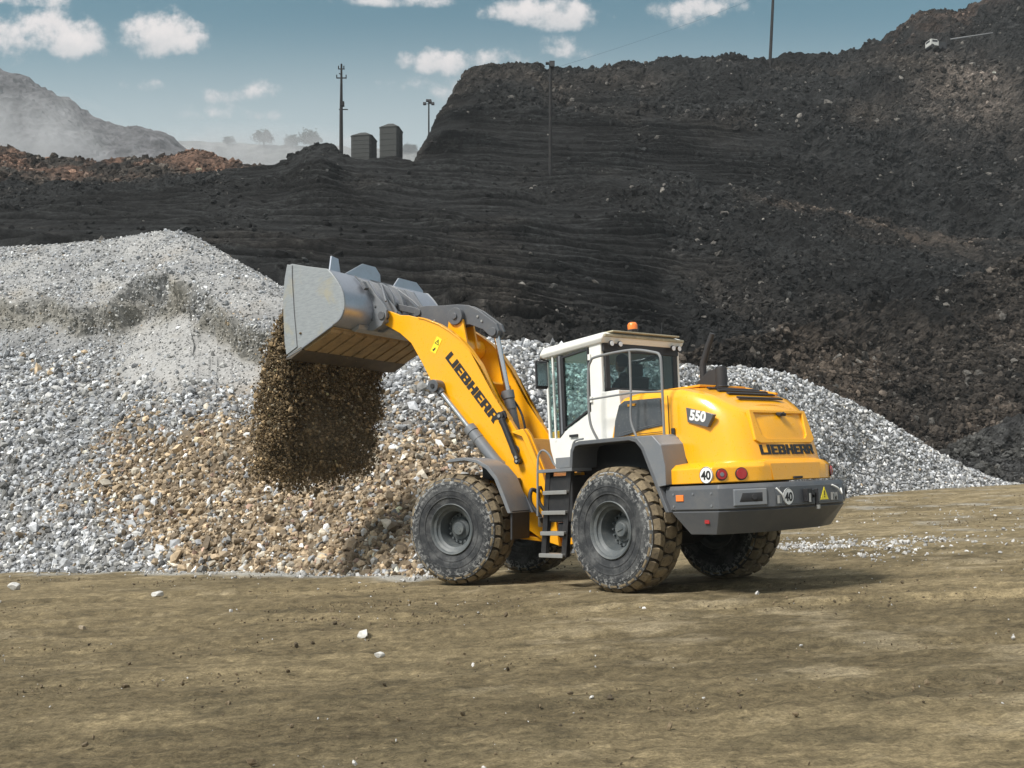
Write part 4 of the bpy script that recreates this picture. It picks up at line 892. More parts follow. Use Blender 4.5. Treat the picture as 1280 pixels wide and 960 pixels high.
# rear mudguards
for sg in (1, -1):
    path = [(.70, 1.60), (.665, 1.84), (.60, 1.925), (.50, 1.945), (-.42, 1.945), (-.56, 1.905), (-.66, 1.80), (-.86, 1.35), (-1.02, 1.0)]
    inn = [(.645, 1.60), (.615, 1.81), (.57, 1.875), (.49, 1.89), (-.41, 1.89), (-.52, 1.86), (-.61, 1.77), (-.81, 1.33), (-.965, 1.0)]
    mb = MB(); mb.prism(path+inn[::-1], sg*.80, sg*1.27); fg = obj('rear_mudguard', mb, GREY, ld, bevel=.010)
    mb = MB(); mb.prism([(.63, 1.62), (.60, 1.80), (.56, 1.865), (.48, 1.88), (-.40, 1.88), (-.51, 1.85), (-.6, 1.76), (-.79, 1.33), (-.60, 1.55), (.5, 1.66)], sg*.80, sg*.83); obj('inner_liner', mb, BLKR, fg)
    bl = [(-.50, 1.93), (-.80, 1.925), (-.93, 1.80), (-.985, 1.55), (-.985, 1.32), (-.83, 1.30), (-.64, 1.78)]
    mb = MB(); mb.loft([[(x, sg*1.265, z) for x, z in bl], [(x, sg*1.255, z+.002) for x, z in bl], [(x-.00, sg*.86, z+.02) for x, z in bl]]); obj('mudguard_rear_fill', mb, GREYL, fg, bevel=.02)
# platform and ladder
mb = MB(); mb.box((1.0, 1.09, 1.585), (.70, .36, .045)); mb.box((.82, 1.10, 1.68), (.30, .33, .14)); plt = obj('step_platform', mb, GREYL, ld, bevel=.006)
mb = MB()
for (x0, x1) in ((1.22, 1.41), (.80, .985)): mb.prism([(x0-.045, 1.57), (x0+.055, 1.57), (x1+.045, .42), (x1-.055, .42)], 1.12, 1.19)
lad = obj('ladder', mb, BLACK, ld, bevel=.006)
for z_ in (1.30, 1.03, .75, .45):
    k = (1.57-z_)/1.15; xa = 1.22+.19*k; xb = .80+.185*k
    mb = MB(); mb.box(((xa+xb)/2, 1.155, z_), (xa-xb+.06, .17, .035)); mb.box(((xa+xb)/2, 1.235, z_-.012), (xa-xb+.06, .012, .05)); obj('step', mb, STEP, lad, bevel=.006)
# exhaust, intake
mb = MB(); mb.tube([(-.55, .0, 2.48), (-.55, .0, 2.84), (-.56, 0, 2.88), (-.66, 0, 3.10), (-.73, 0, 3.235)], [.045, .045, .045, .040, .036], 18); mb.cyl((-.55, 0, 2.5), (-.55, 0, 2.56), .07, 18); obj('exhaust_pipe', mb, BLKR, hood, ang=40)
mb = MB(); mb.cyl((-.86, .02, 2.46), (-.86, .02, 2.78), .075, 24); mb.cyl((-.86, .02, 2.78), (-.86, .02, 2.795), .066, 24); mb.prism([(-.50, 2.56), (-.50, 2.63), (-.70, 2.76), (-.86, 2.775), (-.86, 2.56)], -.035, .075); mb.cyl((-.86, .02, 2.53), (-.86, .02, 2.55), .092, 24); obj('air_intake', mb, BLKR, hood, bevel=.01)

# --- cab ----------------------------------------------------
CYW = .75
cabm = MB()
cabm.prism([(.55, 2.60), (.55, 3.26), (.78, 3.26), (.79, 2.36), (.86, 2.335), (1.345, 2.13), (1.45, 2.04), (1.68, 2.06), (1.66, 1.90), (1.60, 1.72), (1.55, 1.56), (.62, 1.56), (.55, 1.70), (.40, 1.95), (.24, 1.95), (.21, 2.25), (.25, 2.60)], .70, CYW)
cabm.prism([(.55, 2.60), (.55, 3.26), (.78, 3.26), (.79, 2.36), (.86, 2.335), (1.345, 2.13), (1.45, 2.04), (1.68, 2.06), (1.66, 1.90), (1.60, 1.72), (1.55, 1.56), (.62, 1.56), (.55, 1.70), (.40, 1.95), (.24, 1.95), (.21, 2.25), (.25, 2.60)], -.70, -CYW)
cabm.prism([(.24, 1.96), (.215, 2.25), (.255, 2.598), (.60, 2.598), (.60, 1.96)], -.699, .699)
cabm.prism([(1.60, 1.58), (1.655, 1.9), (1.675, 2.06), (1.60, 2.06), (1.5, 1.58)], -.699, .699)
cab = obj('cab', cabm, WHITE, ld, bevel=.012)
mb = MB(); mb.loft([[(x, y, z) for x, y, z in l] for l in (
    [(.50, .77, 3.25), (1.70, .77, 3.19), (1.80, .70, 3.17), (1.80, -.70, 3.17), (1.70, -.77, 3.19), (.50, -.77, 3.25)],
    [(.46, .80, 3.31), (1.76, .80, 3.245), (1.86, .70, 3.225), (1.86, -.70, 3.225), (1.76, -.80, 3.245), (.46, -.80, 3.31)],
    [(.46, .79, 3.365), (1.70, .78, 3.33), (1.80, .68, 3.31), (1.80, -.68, 3.31), (1.70, -.78, 3.33), (.46, -.79, 3.365)],
    [(.52, .70, 3.40), (1.6, .66, 3.37), (1.66, .6, 3.36), (1.66, -.6, 3.36), (1.6, -.66, 3.37), (.52, -.70, 3.40)])])
roof = obj('roof', mb, WHITE, cab, bevel=.02)
mb = MB(); mb.box((.455, 0, 3.345), (.05, 1.54, .035)); mb.box((.50, 0, 3.40), (.2, 1.3, .02)); obj('roof_lip', mb, paint('roof_dusty', (.42, .38, .27), .6, dirt=.7, dcol=(.12, .10, .07), scale=8), roof, bevel=.006)
mb = MB(); mb.box((.53, 0, 3.215), (.05, 1.46, .15)); mb.box((.535, .66, 2.92), (.04, .08, .66)); mb.box((.535, -.665, 2.92), (.04, .08, .66)); mb.box((.535, 0, 2.63), (.04, 1.4, .06)); rwf = obj('rear_window_frame', mb, BLKR, cab, bevel=.008)
mb = MB(); mb.box((.525, 0, 2.90), (.008, 1.25, .50)); obj('pane', mb, GLASSD, rwf)
mb = MB(); mb.box((.53, -.72, 2.92), (.05, .03, .64)); obj('corner_post', mb, WHITE, cab, bevel=.005)
for y_ in (.66, .50, -.54, -.66):
    l_ = disc('work_lamp', (.452 if abs(y_) < .6 else .452, y_, 3.235), (-1, 0, 0), .042, .03, BLKR, cab); disc('lens', (.422, y_, 3.235), (-1, 0, 0), .034, .006, LAMP, l_)
for sg in (1, -1):
    mb = MB(); mb.prism([(.80, 3.215), (1.335, 3.17), (1.335, 2.155), (.86, 2.365), (.80, 2.40)], sg*.722, sg*.730); gl_ = obj('door_glass', mb, GLASS, cab)
    mb = MB()
    edge_ = [(.795, 3.22), (1.33, 3.175), (1.33, 2.16), (.86, 2.36), (.795, 2.39)]; inn_ = [(.82, 3.195), (1.31, 3.152), (1.31, 2.185), (.865, 2.385), (.82, 2.408)]
    n = 5; mb.loft([[(x, sg*.715, z) for x, z in edge_], [(x, sg*.757, z) for x, z in edge_], [(x, sg*.757, z) for x, z in inn_], [(x, sg*.715, z) for x, z in inn_], [(x, sg*.715, z) for x, z in edge_]], False); obj('door_seal', mb, BLKR, cab)
    mb = MB(); mb.prism([(1.34, 3.19), (1.45, 3.185), (1.45, 2.05), (1.34, 2.12)], sg*.70, sg*.752); dp = obj('door_post', mb, BLKR, cab, bevel=.004)
    mb = MB(); mb.prism([(1.365, 3.19), (1.40, 3.19), (1.40, 2.09), (1.365, 2.11)], sg*.7525, sg*.762); obj('door_edge', mb, GREYL, dp, bevel=.003)
    mb = MB(); mb.prism([(1.45, 3.18), (1.68, 3.17), (1.665, 2.06), (1.45, 2.06)], sg*.718, sg*.726); obj('quarter_glass', mb, GLASS, cab)
    mb = MB(); mb.prism([(1.52, 3.20), (1.55, 3.20), (1.55, 2.0), (1.52, 2.0)], sg*.727, sg*.755); mb.prism([(1.66, 3.19), (1.70, 3.19), (1.69, 2.05), (1.655, 2.05)], sg*.70, sg*.745); obj('front_post', mb, WHITE, cab, bevel=.004, split=True)
    mb = MB(); mb.box((1.14, sg*.765, 2.06), (.16, .03, .035)); obj('door_handle', mb, BLACK, cab, bevel=.005)
    mb = MB(); mb.box((.76, sg*.762, 3.09), (.05, .03, .08)); mb.box((.76, sg*.762, 2.52), (.05, .03, .08)); obj('door_hinge', mb, WHITE, cab, bevel=.004, split=True)
    mb = MB(); mb.tube([(1.60, sg*.76, 3.14), (1.60, sg*.92, 3.17), (1.52, sg*.98, 3.12)], .014, 8, smooth=4); mr_ = obj('mirror_arm', mb, BLACK, cab)
    mb = MB(); mb.loft([[(1.50, sg*(.98+a), 3.12), (1.50, sg*(.98+a)+.0, 2.76), (1.53, sg*(.98+a), 2.73), (1.53, sg*(.98+a), 3.14)] for a in (-.11, .11)]); obj('mirror', mb, BLKR, mr_, bevel=.02)
    mb = MB(); mb.box((1.492, sg*.98, 2.94), (.004, .18, .32)); obj('mirror_glass', mb, CHROME, mr_)
mb = MB(); mb.prism([(2.06, -.69), (3.18, -.69), (3.18, .69), (2.06, .69)], 0, .008, 'x')
ws = obj('windscreen', MB().add([(1.665, -.69, 2.06), (1.665, .69, 2.06), (1.70, .69, 3.18), (1.70, -.69, 3.18), (1.673, -.69, 2.06), (1.673, .69, 2.06), (1.708, .69, 3.18), (1.708, -.69, 3.18)], [(0, 1, 2, 3), (7, 6, 5, 4), (0, 4, 5, 1), (1, 5, 6, 2), (2, 6, 7, 3), (3, 7, 4, 0)]), GLASS, cab)
mb = MB(); mb.box((1.05, 0, 1.66), (1.0, 1.38, .05)); mb.box((.75, 0, 1.98), (.35, .6, .5)); obj('cab_floor', mb, BLACK, cab)
mb = MB(); mb.box((.92, 0, 2.24), (.46, .48, .12)); mb.box((.70, 0, 2.55), (.12, .46, .60), ('Y', R(-8))); mb.box((.66, 0, 2.93), (.08, .26, .18)); mb.box((.95, .29, 2.40), (.36, .07, .06)); mb.box((.95, -.29, 2.40), (.36, .07, .06)); obj('operator_seat', mb, SEATM, cab, bevel=.03)
mb = MB(); mb.tube([(1.50, 0, 1.70), (1.38, 0, 2.35)], .04, 12)
th_ = [2*math.pi*k/24 for k in range(25)]; mb.tube([(1.37+.05*math.sin(t)*0-.10*math.cos(t), .18*math.sin(t), 2.37+.12*math.cos(t)) for t in th_], .014, 8, cap=False); mb.cyl((1.37, -.17, 2.37), (1.37, .17, 2.37), .012, 8); obj('steering_wheel', mb, BLACK, cab)
mb = MB(); mb.cyl((.48, .2, 3.39), (.48, .2, 3.44), .016, 10); mb.cyl((.48, .2, 3.435), (.48, .2, 3.455), .07, 18); bc = obj('beacon_mount', mb, BLACK, cab)
mb = MB(); mb.tube([(.48, .2, 3.455), (.48, .2, 3.52), (.48, .2, 3.55), (.48, .2, 3.56)], [.066, .070, .05, .0101], 20); obj('beacon', mb, ORANGE, bc, ang=60)
mb = MB(); mb.cyl((.62, -.5, 3.38), (.60, -.52, 3.62), .006, 6); mb.cyl((.62, .55, 3.38), (.62, .55, 3.43), .02, 8); obj('antenna', mb, BLACK, cab, split=True)
# handrails
mb = MB(); Y_ = 1.02
mb.tube([(.45, Y_-.05, 1.96), (.52, Y_, 2.17), (.54, Y_, 2.45), (.52, Y_, 2.85), (.47, Y_, 2.98), (.35, Y_, 3.03), (-.27, Y_, 3.03), (-.66, Y_, 2.95), (-.75, Y_, 2.90), (-.77, Y_, 2.80), (-.77, Y_, 2.45), (-.77, Y_, 1.94)], .017, 10, smooth=5)
mb.tube([(.53, Y_, 2.49), (-.24, Y_, 2.50), (-.76, Y_, 2.46)], .013, 8); mb.tube([(-.25, Y_, 3.03), (-.24, Y_, 2.5), (-.22, Y_, 2.16), (-.30, Y_, 1.95)], .015, 10, smooth=4)
obj('handrail', mb, TUBE, ld)
mb = MB(); mb.tube([(1.42, 1.24, .98), (1.40, 1.24, 1.3), (1.39, 1.22, 1.72), (1.37, 1.2, 1.84), (1.30, 1.18, 1.87), (1.22, 1.15, 1.80), (1.15, 1.12, 1.66), (1.0, 1.1, 1.625)], .015, 10, smooth=5); obj('ladder_rail', mb, TUBE, ld)
mb = MB(); mb.tube([(.69, 1.2, 1.65), (.70, 1.2, 1.85), (.64, 1.2, 1.955), (.5, 1.18, 1.975)], .013, 8, smooth=4); obj('guard_rail', mb, TUBE, ld)
# --- front unit ---------------------------------------------
def fobj(name, mb, mats, parent=None, **k): return obj(name, mb, mats, parent or ld, FM if parent is None else None, **k)
tw = [(-.90, 2.24), (-.97, 2.14), (-1.19, 1.60), (-1.30, 1.20), (-1.36, .52), (-1.10, .60), (-.83, .78), (-.50, .80), (-.05, .70), (.35, .80), (.40, 1.25), (.10, 1.50), (-.50, 1.72), (-.62, 2.20)]
mb = MB()
for sg in (1, -1): mb.prism(tw, sg*.46, sg*.53)
mb.prism([(-.55, 1.70), (.1, 1.45), (.1, 1.38), (-.55, 1.62)], -.46, .46); mb.prism([(-.90, 2.1), (-1.25, 1.3), (-1.3, .62), (-1.22, .62), (-1.16, 1.3), (-.82, 2.1)], -.46, .46)
mb.prism([(-1.22, .62), (.3, .80), (.3, .74), (-1.22, .56)], -.46, .46)
mb.prism([(-1.16, 1.42), (-1.62, 1.38), (-1.70, 1.30), (-1.70, 1.16), (-1.18, 1.10)], -.36, .36); mb.prism([(-1.2, .86), (-1.62, .80), (-1.70, .72), (-1.70, .56), (-1.25, .50)], -.36, .36)
mb.cyl((-1.65, 0, .5), (-1.65, 0, 1.45), .09, 20)
ff = fobj('front_frame', mb, YEL, bevel=.012)
mb = MB()                                                       # folded stiffener along the tower edge
for sg in (1, -1): mb.prism([(-.66, 2.20), (-.88, 2.235), (-.95, 2.13), (-1.17, 1.60), (-1.27, 1.25), (-1.20, 1.25), (-1.08, 1.6), (-.86, 2.12)], sg*.531, sg*.60)
obj('tower_rib', mb, YEL, ff, bevel=.012, split=True)
mb = MB(); mb.cyl((0, -.75, .80), (0, .75, .80), .18, 18); mb.cyl((0, -.28, .8), (0, .28, .8), .30, 18); mb.box((-.1, 0, 1.05), (1.2, .86, .5)); fobj('front_axle', mb, BLACK, bevel=.02)
mb = MB(); mb.box((-.62, .62, 1.25), (.34, .16, .55)); mb.box((-.35, .60, 1.62), (.32, .14, .22)); fobj('valve_block', mb, BLACK, bevel=.02)
mb = MB()
mb.tube([(-1.08, .56, 1.30), (-1.02, .66, 1.34), (-1.02, .70, 1.15), (-1.16, .68, .95), (-1.12, .60, .85)], .030, 10, smooth=6)
mb.tube([(-1.14, .50, 1.34), (-1.12, .62, 1.36), (-1.14, .66, 1.16), (-1.25, .63, .98), (-1.22, .54, .84)], .026, 10, smooth=6)
mb.tube([(-1.2, .45, 1.28), (-1.26, .55, 1.22), (-1.32, .55, 1.0), (-1.45, .4, .9), (-1.9, .35, 1.0)], .022, 8, smooth=6)
fobj('hydraulic_hose', mb, BLKR, split=True)
mb = MB(); mb.cyl((-1.16, .68, .96), (-1.11, .60, .82), .036, 10); mb.cyl((-1.25, .63, .98), (-1.22, .54, .82), .03, 10); fobj('hose_fitting', mb, STEP, split=True)
for sg in (1, -1):                                              # front mudguards
    path = [(.02, 1.800), (-.06, 1.835), (-.30, 1.845), (-.52, 1.80), (-.70, 1.70), (-.84, 1.54), (-.96, 1.25), (-1.04, 1.03)]
    inn = [(.02, 1.785), (-.08, 1.79), (-.30, 1.80), (-.50, 1.755), (-.66, 1.66), (-.79, 1.51), (-.905, 1.23), (-.985, 1.03)]
    mb = MB(); mb.prism(path+inn[::-1], sg*.74, sg*1.29); fg = fobj('front_mudguard', mb, GREYL, bevel=.012)
    mb = MB(); mb.prism([(-.60, 1.76), (-.97, 1.25), (-1.08, 1.02), (-.95, 1.02), (-.88, 1.22), (-.7, 1.5)], sg*.735, sg*.72); obj('mudguard_cheek', mb, GREY, fg, bevel=.004)
    mb = MB(); mb.prism([(-1.035, 1.06), (-1.005, 1.06), (-.985, .66), (-1.012, .66)], sg*.76, sg*1.24); obj('mud_flap', mb, BLKR, fg, bevel=.003)
# boom
arm = [(1.62, 4.30), (1.52, 4.27), (1.33, 4.185), (1.16, 4.16), (.98, 4.10), (.87, 4.07), (.60, 3.95), (.40, 3.82), (.22, 3.68), (.05, 3.50), (-.13, 3.25), (-.38, 2.72), (-.60, 2.40), (-.77, 2.14), (-.83, 1.98), (-.80, 1.80), (-.62, 1.68), (-.45, 1.80), (-.28, 1.86), (-.05, 2.12), (.27, 2.51), (.45, 2.72), (.60, 2.90), (.72, 2.98), (.78, 3.08), (.95, 3.40), (1.14, 3.72), (1.35, 3.90), (1.66, 4.08), (1.72, 4.18)]
mb = MB()
for sg in (1, -1): mb.prism(arm, sg*.405, sg*.50)
boom = fobj('lift_arm', mb, YEL, bevel=.010); mb = MB()
mb.cyl((.48, -.40, 3.62), (.48, .40, 3.62), .15, 20); mb.prism([(.30, 3.60), (.55, 3.42), (.72, 3.72), (.62, 4.16), (.40, 4.16)], .11, .16); mb.prism([(.30, 3.60), (.55, 3.42), (.72, 3.72), (.62, 4.16), (.40, 4.16)], -.16, -.11)
mb.prism([(-.10, 3.0), (.10, 2.86), (.13, 2.90), (-.07, 3.04)], -.40, .40)
obj('cross_tube', mb, YEL, boom, bevel=.01)
mb = MB()
for sg in (1, -1):                                              # welded flange along the upper edge
    up2 = [(.98, 4.10), (.87, 4.07), (.60, 3.95), (.40, 3.82), (.22, 3.68), (.05, 3.50), (-.13, 3.25), (-.38, 2.72), (-.60, 2.40)]
    mb.prism([(x+.0, z+.012) for x, z in up2]+[(x-.004, z-.012) for x, z in reversed(up2)], sg*.395, sg*.515)
obj('arm_flange', mb, YEL, boom, bevel=.004, split=True)
mb = MB()
for sg in (1, -1): mb.cyl((-.70, sg*.385, 1.93), (-.70, sg*.545, 1.93), .075, 22); mb.cyl((1.60, sg*.37, 4.20), (1.60, sg*.53, 4.20), .06, 22)
obj('pivot_pin', mb, GREY, boom, bevel=.006, split=True)
wd = Vector((-.78, 0, -1.0)); 
mb = word('LIEBHERR', 1.34, .150, .006)
b0 = Vector((.545, .502, 3.39)); obj('lettering', mb, INK, boom, frame(b0, (-.64, 0, -.80), (.80, 0, .60)) if False else frame(Vector((.50, .5015, 3.42)), (-.615, 0, -.80), (-.8, 0, .615)))
# warning sticker with a pictogram
sv = Vector((-.16, 0, .98)).normalized()
M_ = frame(Vector((.715, .5012, 3.555)), Vector((-.23, 0, .12)), Vector((.12, 0, .23)))
mb = MB(); mb.prism([(-.055, -.12), (.055, -.12), (.055, .13), (-.055, .13)], 0, .004, 'z'); stk = obj('warning_sticker', mb, SIGNY, boom, frame(Vector((.66, .5012, 3.63)), (-.70, 0, -.45), (-.45, 0, .70)))
mb = MB(); tri_o = [(-.045, .02), (.045, .02), (0, .105)]; tri_i = [(-.03, .03), (.03, .03), (0, .085)]
mb.loft([[(x, y, .0045) for x, y in tri_o], [(x, y, .006) for x, y in tri_o], [(x, y, .006) for x, y in tri_i], [(x, y, .0045) for x, y in tri_i]], False)
mb.prism([(-.004, .04), (.004, .04), (.006, .068), (-.006, .068)], .0045, .006, 'z'); mb.prism([(-.03, -.09), (.0, -.10), (.02, -.05), (.0, -.03), (-.012, -.06)], .0045, .006, 'z'); obj('pictogram', mb, INK, stk)
mb = MB(); mb.prism([(-.54, 2.53), (-.44, 2.50), (-.42, 2.40), (-.52, 2.36), (-.58, 2.43)], .50, .555); mb.cyl((-.49, .55, 2.45), (-.49, .60, 2.45), .06, 16); mb.tube([(-.53, .60, 2.40), (-.78, .615, 1.80)], .048, 12); mb.cyl((-.78, .55, 1.77), (-.78, .64, 1.77), .05, 14); mb.tube([(-.47, .58, 2.38), (-.52, .57, 2.28), (-.60, .57, 2.24)], .012, 8); fobj('lift_kickout_sensor', mb, BLACK, bevel=.006)
mb = MB(); mb.cyl((-.785, .645, 1.80), (-.765, .645, 1.84), .022, 10); mb.cyl((-.78, .60, 1.77), (-.78, .655, 1.77), .022, 10); mb.cyl((-.49, .60, 2.45), (-.49, .615, 2.45), .025, 10); fobj('sensor_bolt', mb, STEP, split=True)
# lift cylinders
for sg in (1, -1):
    y = sg*.60; a_ = Vector((.62, y, 2.99)); b_ = Vector((-.62, y, 1.52)); d_ = (b_-a_).normalized()
    mb = MB(); mb.tube([a_+d_*.92, b_], .088, 22); mb.tube([a_+d_*.88, a_+d_*.98], .098, 22); mb.tube([a_+d_*1.10, a_+d_*1.13], .093, 22); lc = fobj('lift_cylinder', mb, GREYL, ang=50)
    mb = MB(); mb.tube([a_, a_+d_*.92], .040, 18); obj('piston_rod', mb, CHROME, lc)
    mb = MB(); mb.cyl((a_.x, sg*.50, a_.z), (a_.x, sg*.70, a_.z), .098, 24); mb.tube([a_, a_+d_*.16], .062, 16); obj('rod_eye', mb, GREY, lc, bevel=.008)
    mb = MB(); mb.cyl((a_.x, sg*.70, a_.z), (a_.x, sg*.715, a_.z), .035, 14); mb.box(tuple(a_+d_*.20+Vector((.05, 0, .03))), (.07, .06, .06)); obj('grease_plate', mb, BLACK, lc)
# rocker lever and tilt cylinder
rk = [(1.36, 4.26), (1.30, 4.16), (1.10, 4.03), (.80, 3.96), (.54, 3.95), (.30, 3.96), (.05, 3.85), (-.10, 3.70), (-.19, 3.70), (-.24, 3.80), (-.20, 3.91), (.12, 4.16), (.30, 4.26), (.52, 4.30), (.80, 4.32), (1.10, 4.355), (1.25, 4.36), (1.34, 4.33)]
mb = MB(); mb.prism(rk, -.10, -.045); mb.prism(rk, .045, .10); mb.cyl((.50, -.2, 4.10), (.50, .2, 4.10), .135, 26); mb.cyl((.50, .2, 4.10), (.50, .225, 4.10), .05, 16); mb.cyl((-.13, -.13, 3.79), (-.13, .13, 3.79), .07, 18); mb.cyl((1.27, -.13, 4.27), (1.27, .13, 4.27), .06, 18)
rck = fobj('rocker_lever', mb, GREY, bevel=.008)
mb = MB()
for p_ in ((.13, .105, 4.06), (.06, .105, 3.98), (.95, .105, 4.10)): mb.cyl(p_, (p_[0], p_[1]+.012, p_[2]), .018, 10)
obj('bolt', mb, STEP, rck, split=True)
a_ = Vector((-.13, 0, 3.76)); b_ = Vector((-.45, 0, 1.90)); d_ = (b_-a_).normalized()
mb = MB(); mb.tube([a_+d_*.93, b_], .085, 20); mb.tube([a_+d_*.90, a_+d_*1.02], .098, 20); mb.tube([a_+d_*1.15, a_+d_*1.19], .093, 20); tcy = fobj('tilt_cylinder', mb, GREYL, ang=50)
mb = MB(); mb.tube([a_, a_+d_*.93], .047, 18); obj('piston_rod', mb, CHROME, tcy)
mb = MB(); mb.tube([a_+d_*.95+Vector((.09, .03, 0)), a_+d_*1.1+Vector((.10, .10, 0)), a_+d_*1.4+Vector((-.02, .14, 0)), a_+d_*1.8+Vector((-.08, .1, 0)), a_+d_*2.0], .020, 8, smooth=5); mb.tube([a_+d_*1.0+Vector((.0, -.1, 0)), a_+d_*1.3+Vector((-.12, -.1, 0)), a_+d_*1.9+Vector((-.12, -.1, 0))], .018, 8, smooth=5); obj('hose', mb, BLKR, tcy, split=True)
mb = MB(); mb.prism([(1.27, 4.34), (1.25, 4.22), (1.80, 4.40), (1.84, 4.52)], -.04, .04); fobj('link_rod', mb, GREY, bevel=.01)
# bucket
def arcpts(pts, n=5):
    q = []
    for i in range(len(pts)-1):
        a = Vector((*pts[max(i-1, 0)], 0)); b = Vector((*pts[i], 0)); c = Vector((*pts[i+1], 0)); d = Vector((*pts[min(i+2, len(pts)-1)], 0))
        for k in range(n):
            t = k/n; v = .5*((2*b)+(c-a)*t+(2*a-5*b+4*c-d)*t*t+(3*b-a-3*c+d)*t**3); q.append((v.x, v.y))
    return q+[pts[-1]]
curve_ = arcpts([(2.02, 4.015), (1.90, 4.065), (1.82, 4.14), (1.775, 4.25), (1.77, 4.38), (1.80, 4.52), (1.88, 4.66), (1.97, 4.78), (2.07, 4.885)], 4)
outer = [(2.70, 3.73), (2.02, 4.015)]+curve_[1:]+[(2.50, 4.985), (2.86, 5.07)]
inner = []
for i, p in enumerate(outer):
    a = Vector(outer[max(i-1, 0)]); b = Vector(outer[min(i+1, len(outer)-1)]); t_ = (b-a).normalized(); nrm_ = Vector((t_.y, -t_.x)); inner.append((p[0]+nrm_.x*.03, p[1]+nrm_.y*.03))
mb = MB(); mb.prism(outer+inner[::-1], -1.285, 1.285); bk = fobj('bucket', mb, STEEL, bevel=0, ang=25)
side = [(2.975, 3.63), (3.00, 3.85), (3.005, 4.25), (2.995, 4.58), (2.94, 4.88), (2.875, 5.075), (2.80, 5.085), (2.50, 5.0), (2.07, 4.893)]+[(p[0]-.008, p[1]) for p in curve_[::-1][1:-1]]+[(2.02, 4.004), (2.70, 3.715)]
for sg in (1, -1):
    mb = MB(); mb.prism(side, sg*1.286, sg*1.318); sp_ = obj('side_plate', mb, BSIDE, bk, bevel=.006)
    mb = MB(); mb.prism([(2.99, 3.66), (3.018, 3.85), (3.02, 4.25), (3.01, 4.58), (2.955, 4.88), (2.89, 5.085), (2.79, 5.06), (2.80, 4.88), (2.79, 4.3), (2.76, 3.76)], sg*1.3185, sg*1.336); obj('side_cutter', mb, BSIDE, sp_, bevel=.006)
    mb = MB(); mb.tube([(2.99, sg*1.325, 3.62), (2.70, sg*1.325, 3.712), (2.02, sg*1.325, 4.0)]+[(p[0]-.012, sg*1.325, p[1]) for p in curve_[1:12]], .012, 8); obj('weld_edge', mb, GREYL, sp_)
mb = MB(); mb.prism([(3.02, 3.585), (2.98, 3.64), (2.68, 3.755), (2.66, 3.70), (2.90, 3.59)], -1.33, 1.33); obj('cutting_edge', mb, EDGE, bk, bevel=.005)
mb = MB()
fx = Vector((2.66-2.04, 0, 3.735-3.99)); 
for k in range(9):
    y_ = -1.16+k*.29; mb.prism([(2.70, 3.722), (2.64, 3.700), (2.10, 3.925), (2.08, 3.978)], y_-.115, y_+.115)
obj('floor_wear_strip', mb, BROWNM, bk, bevel=.006, split=True)
mb = MB(); mb.prism([(2.72, 3.716), (2.04, 4.0), (2.035, 3.990), (2.71, 3.706)], -1.28, 1.28); obj('floor_underside', mb, BROWNM, bk)
mb = MB(); mb.prism([(2.06, 3.995), (1.98, 3.96), (1.90, 4.0), (1.87, 4.07), (1.95, 4.05)], -.85, .85); obj('heel_strip', mb, BSIDE, bk, bevel=.006)
# spill guard
mb = MB(); mb.loft([[(2.42, .78, 4.965), (1.98, -.02, 4.86), (1.96, -.02, 4.86), (2.40, .78, 4.965)][:2]+[(1.70, .15, 5.055), (2.02, .62, 5.13)], [(2.45, .78, 4.965), (2.01, -.02, 4.86), (1.73, .15, 5.055), (2.05, .62, 5.13)]]) if False else None
mb.prism([(.86, 4.90), (-.02, 4.88), (-.02, 5.02), (.10, 5.13), (.42, 5.13)], 2.10, 2.13, 'x'); mb.prism([(-.40, 4.86), (-1.285, 4.86), (-1.285, 4.95), (-1.10, 5.07), (-.60, 5.07)], 2.16, 2.19, 'x'); mb.prism([(1.06, 4.93), (.80, 4.93), (.84, 5.16), (1.0, 5.18)], 2.25, 2.28, 'x')
obj('spill_guard', mb, STEEL, bk, bevel=.006, split=True)
# brackets on the back of the bucket
mb = MB(); ear = [(1.98, 4.02), (1.80, 3.98), (1.62, 4.04), (1.52, 4.16), (1.50, 4.28), (1.56, 4.38), (1.72, 4.56), (1.86, 4.78), (2.05, 4.86)]
for y_ in (.60, .34, -.34, -.60): mb.prism(ear, y_-.022, y_+.022)
ear2 = [(1.90, 4.3), (1.76, 4.34), (1.70, 4.44), (1.74, 4.60), (1.84, 4.76), (1.96, 4.84), (2.1, 4.87)]
for y_ in (.12, -.12): mb.prism(ear2, y_-.022, y_+.022)
mb.prism([(1.80, 4.02), (1.56, 4.10), (1.56, 4.14), (1.80, 4.08)], -.60, -.34); mb.prism([(1.80, 4.02), (1.56, 4.10), (1.56, 4.14), (1.80, 4.08)], .34, .60)
obj('hinge_bracket', mb, GREYL, bk, bevel=.006, split=True)
mb = MB(); mb.box((1.82, 1.0-.26, 4.68), (.06, .09, .13), ('Y', R(30))); 
for y_ in (.625, -.625): mb.cyl((1.60, y_-.02, 4.20), (1.60, y_+.02, 4.20), .065, 18); mb.cyl((1.72, y_-.02, 4.36), (1.72, y_+.015, 4.36), .02, 10); mb.cyl((1.80, y_-.02, 4.16), (1.80, y_+.015, 4.16), .02, 10)
mb.cyl((1.79, -.16, 4.47), (1.79, .16, 4.47), .05, 16); obj('hinge_pin', mb, GREY, bk, bevel=.006, split=True)
mb = MB(); mb.tube([(1.95, .16, 4.82), (1.72, .40, 4.62), (1.60, .50, 4.44)], .016, 8); mb.tube([(2.0, .75, 4.86), (1.78, .66, 4.60), (1.64, .56, 4.40)], .014, 8); mb.tube([(1.98, -.20, 4.84), (1.62, -.22, 4.56), (1.50, -.24, 4.44)], .012, 8); obj('bracing_rod', mb, GREYL, bk, split=True)
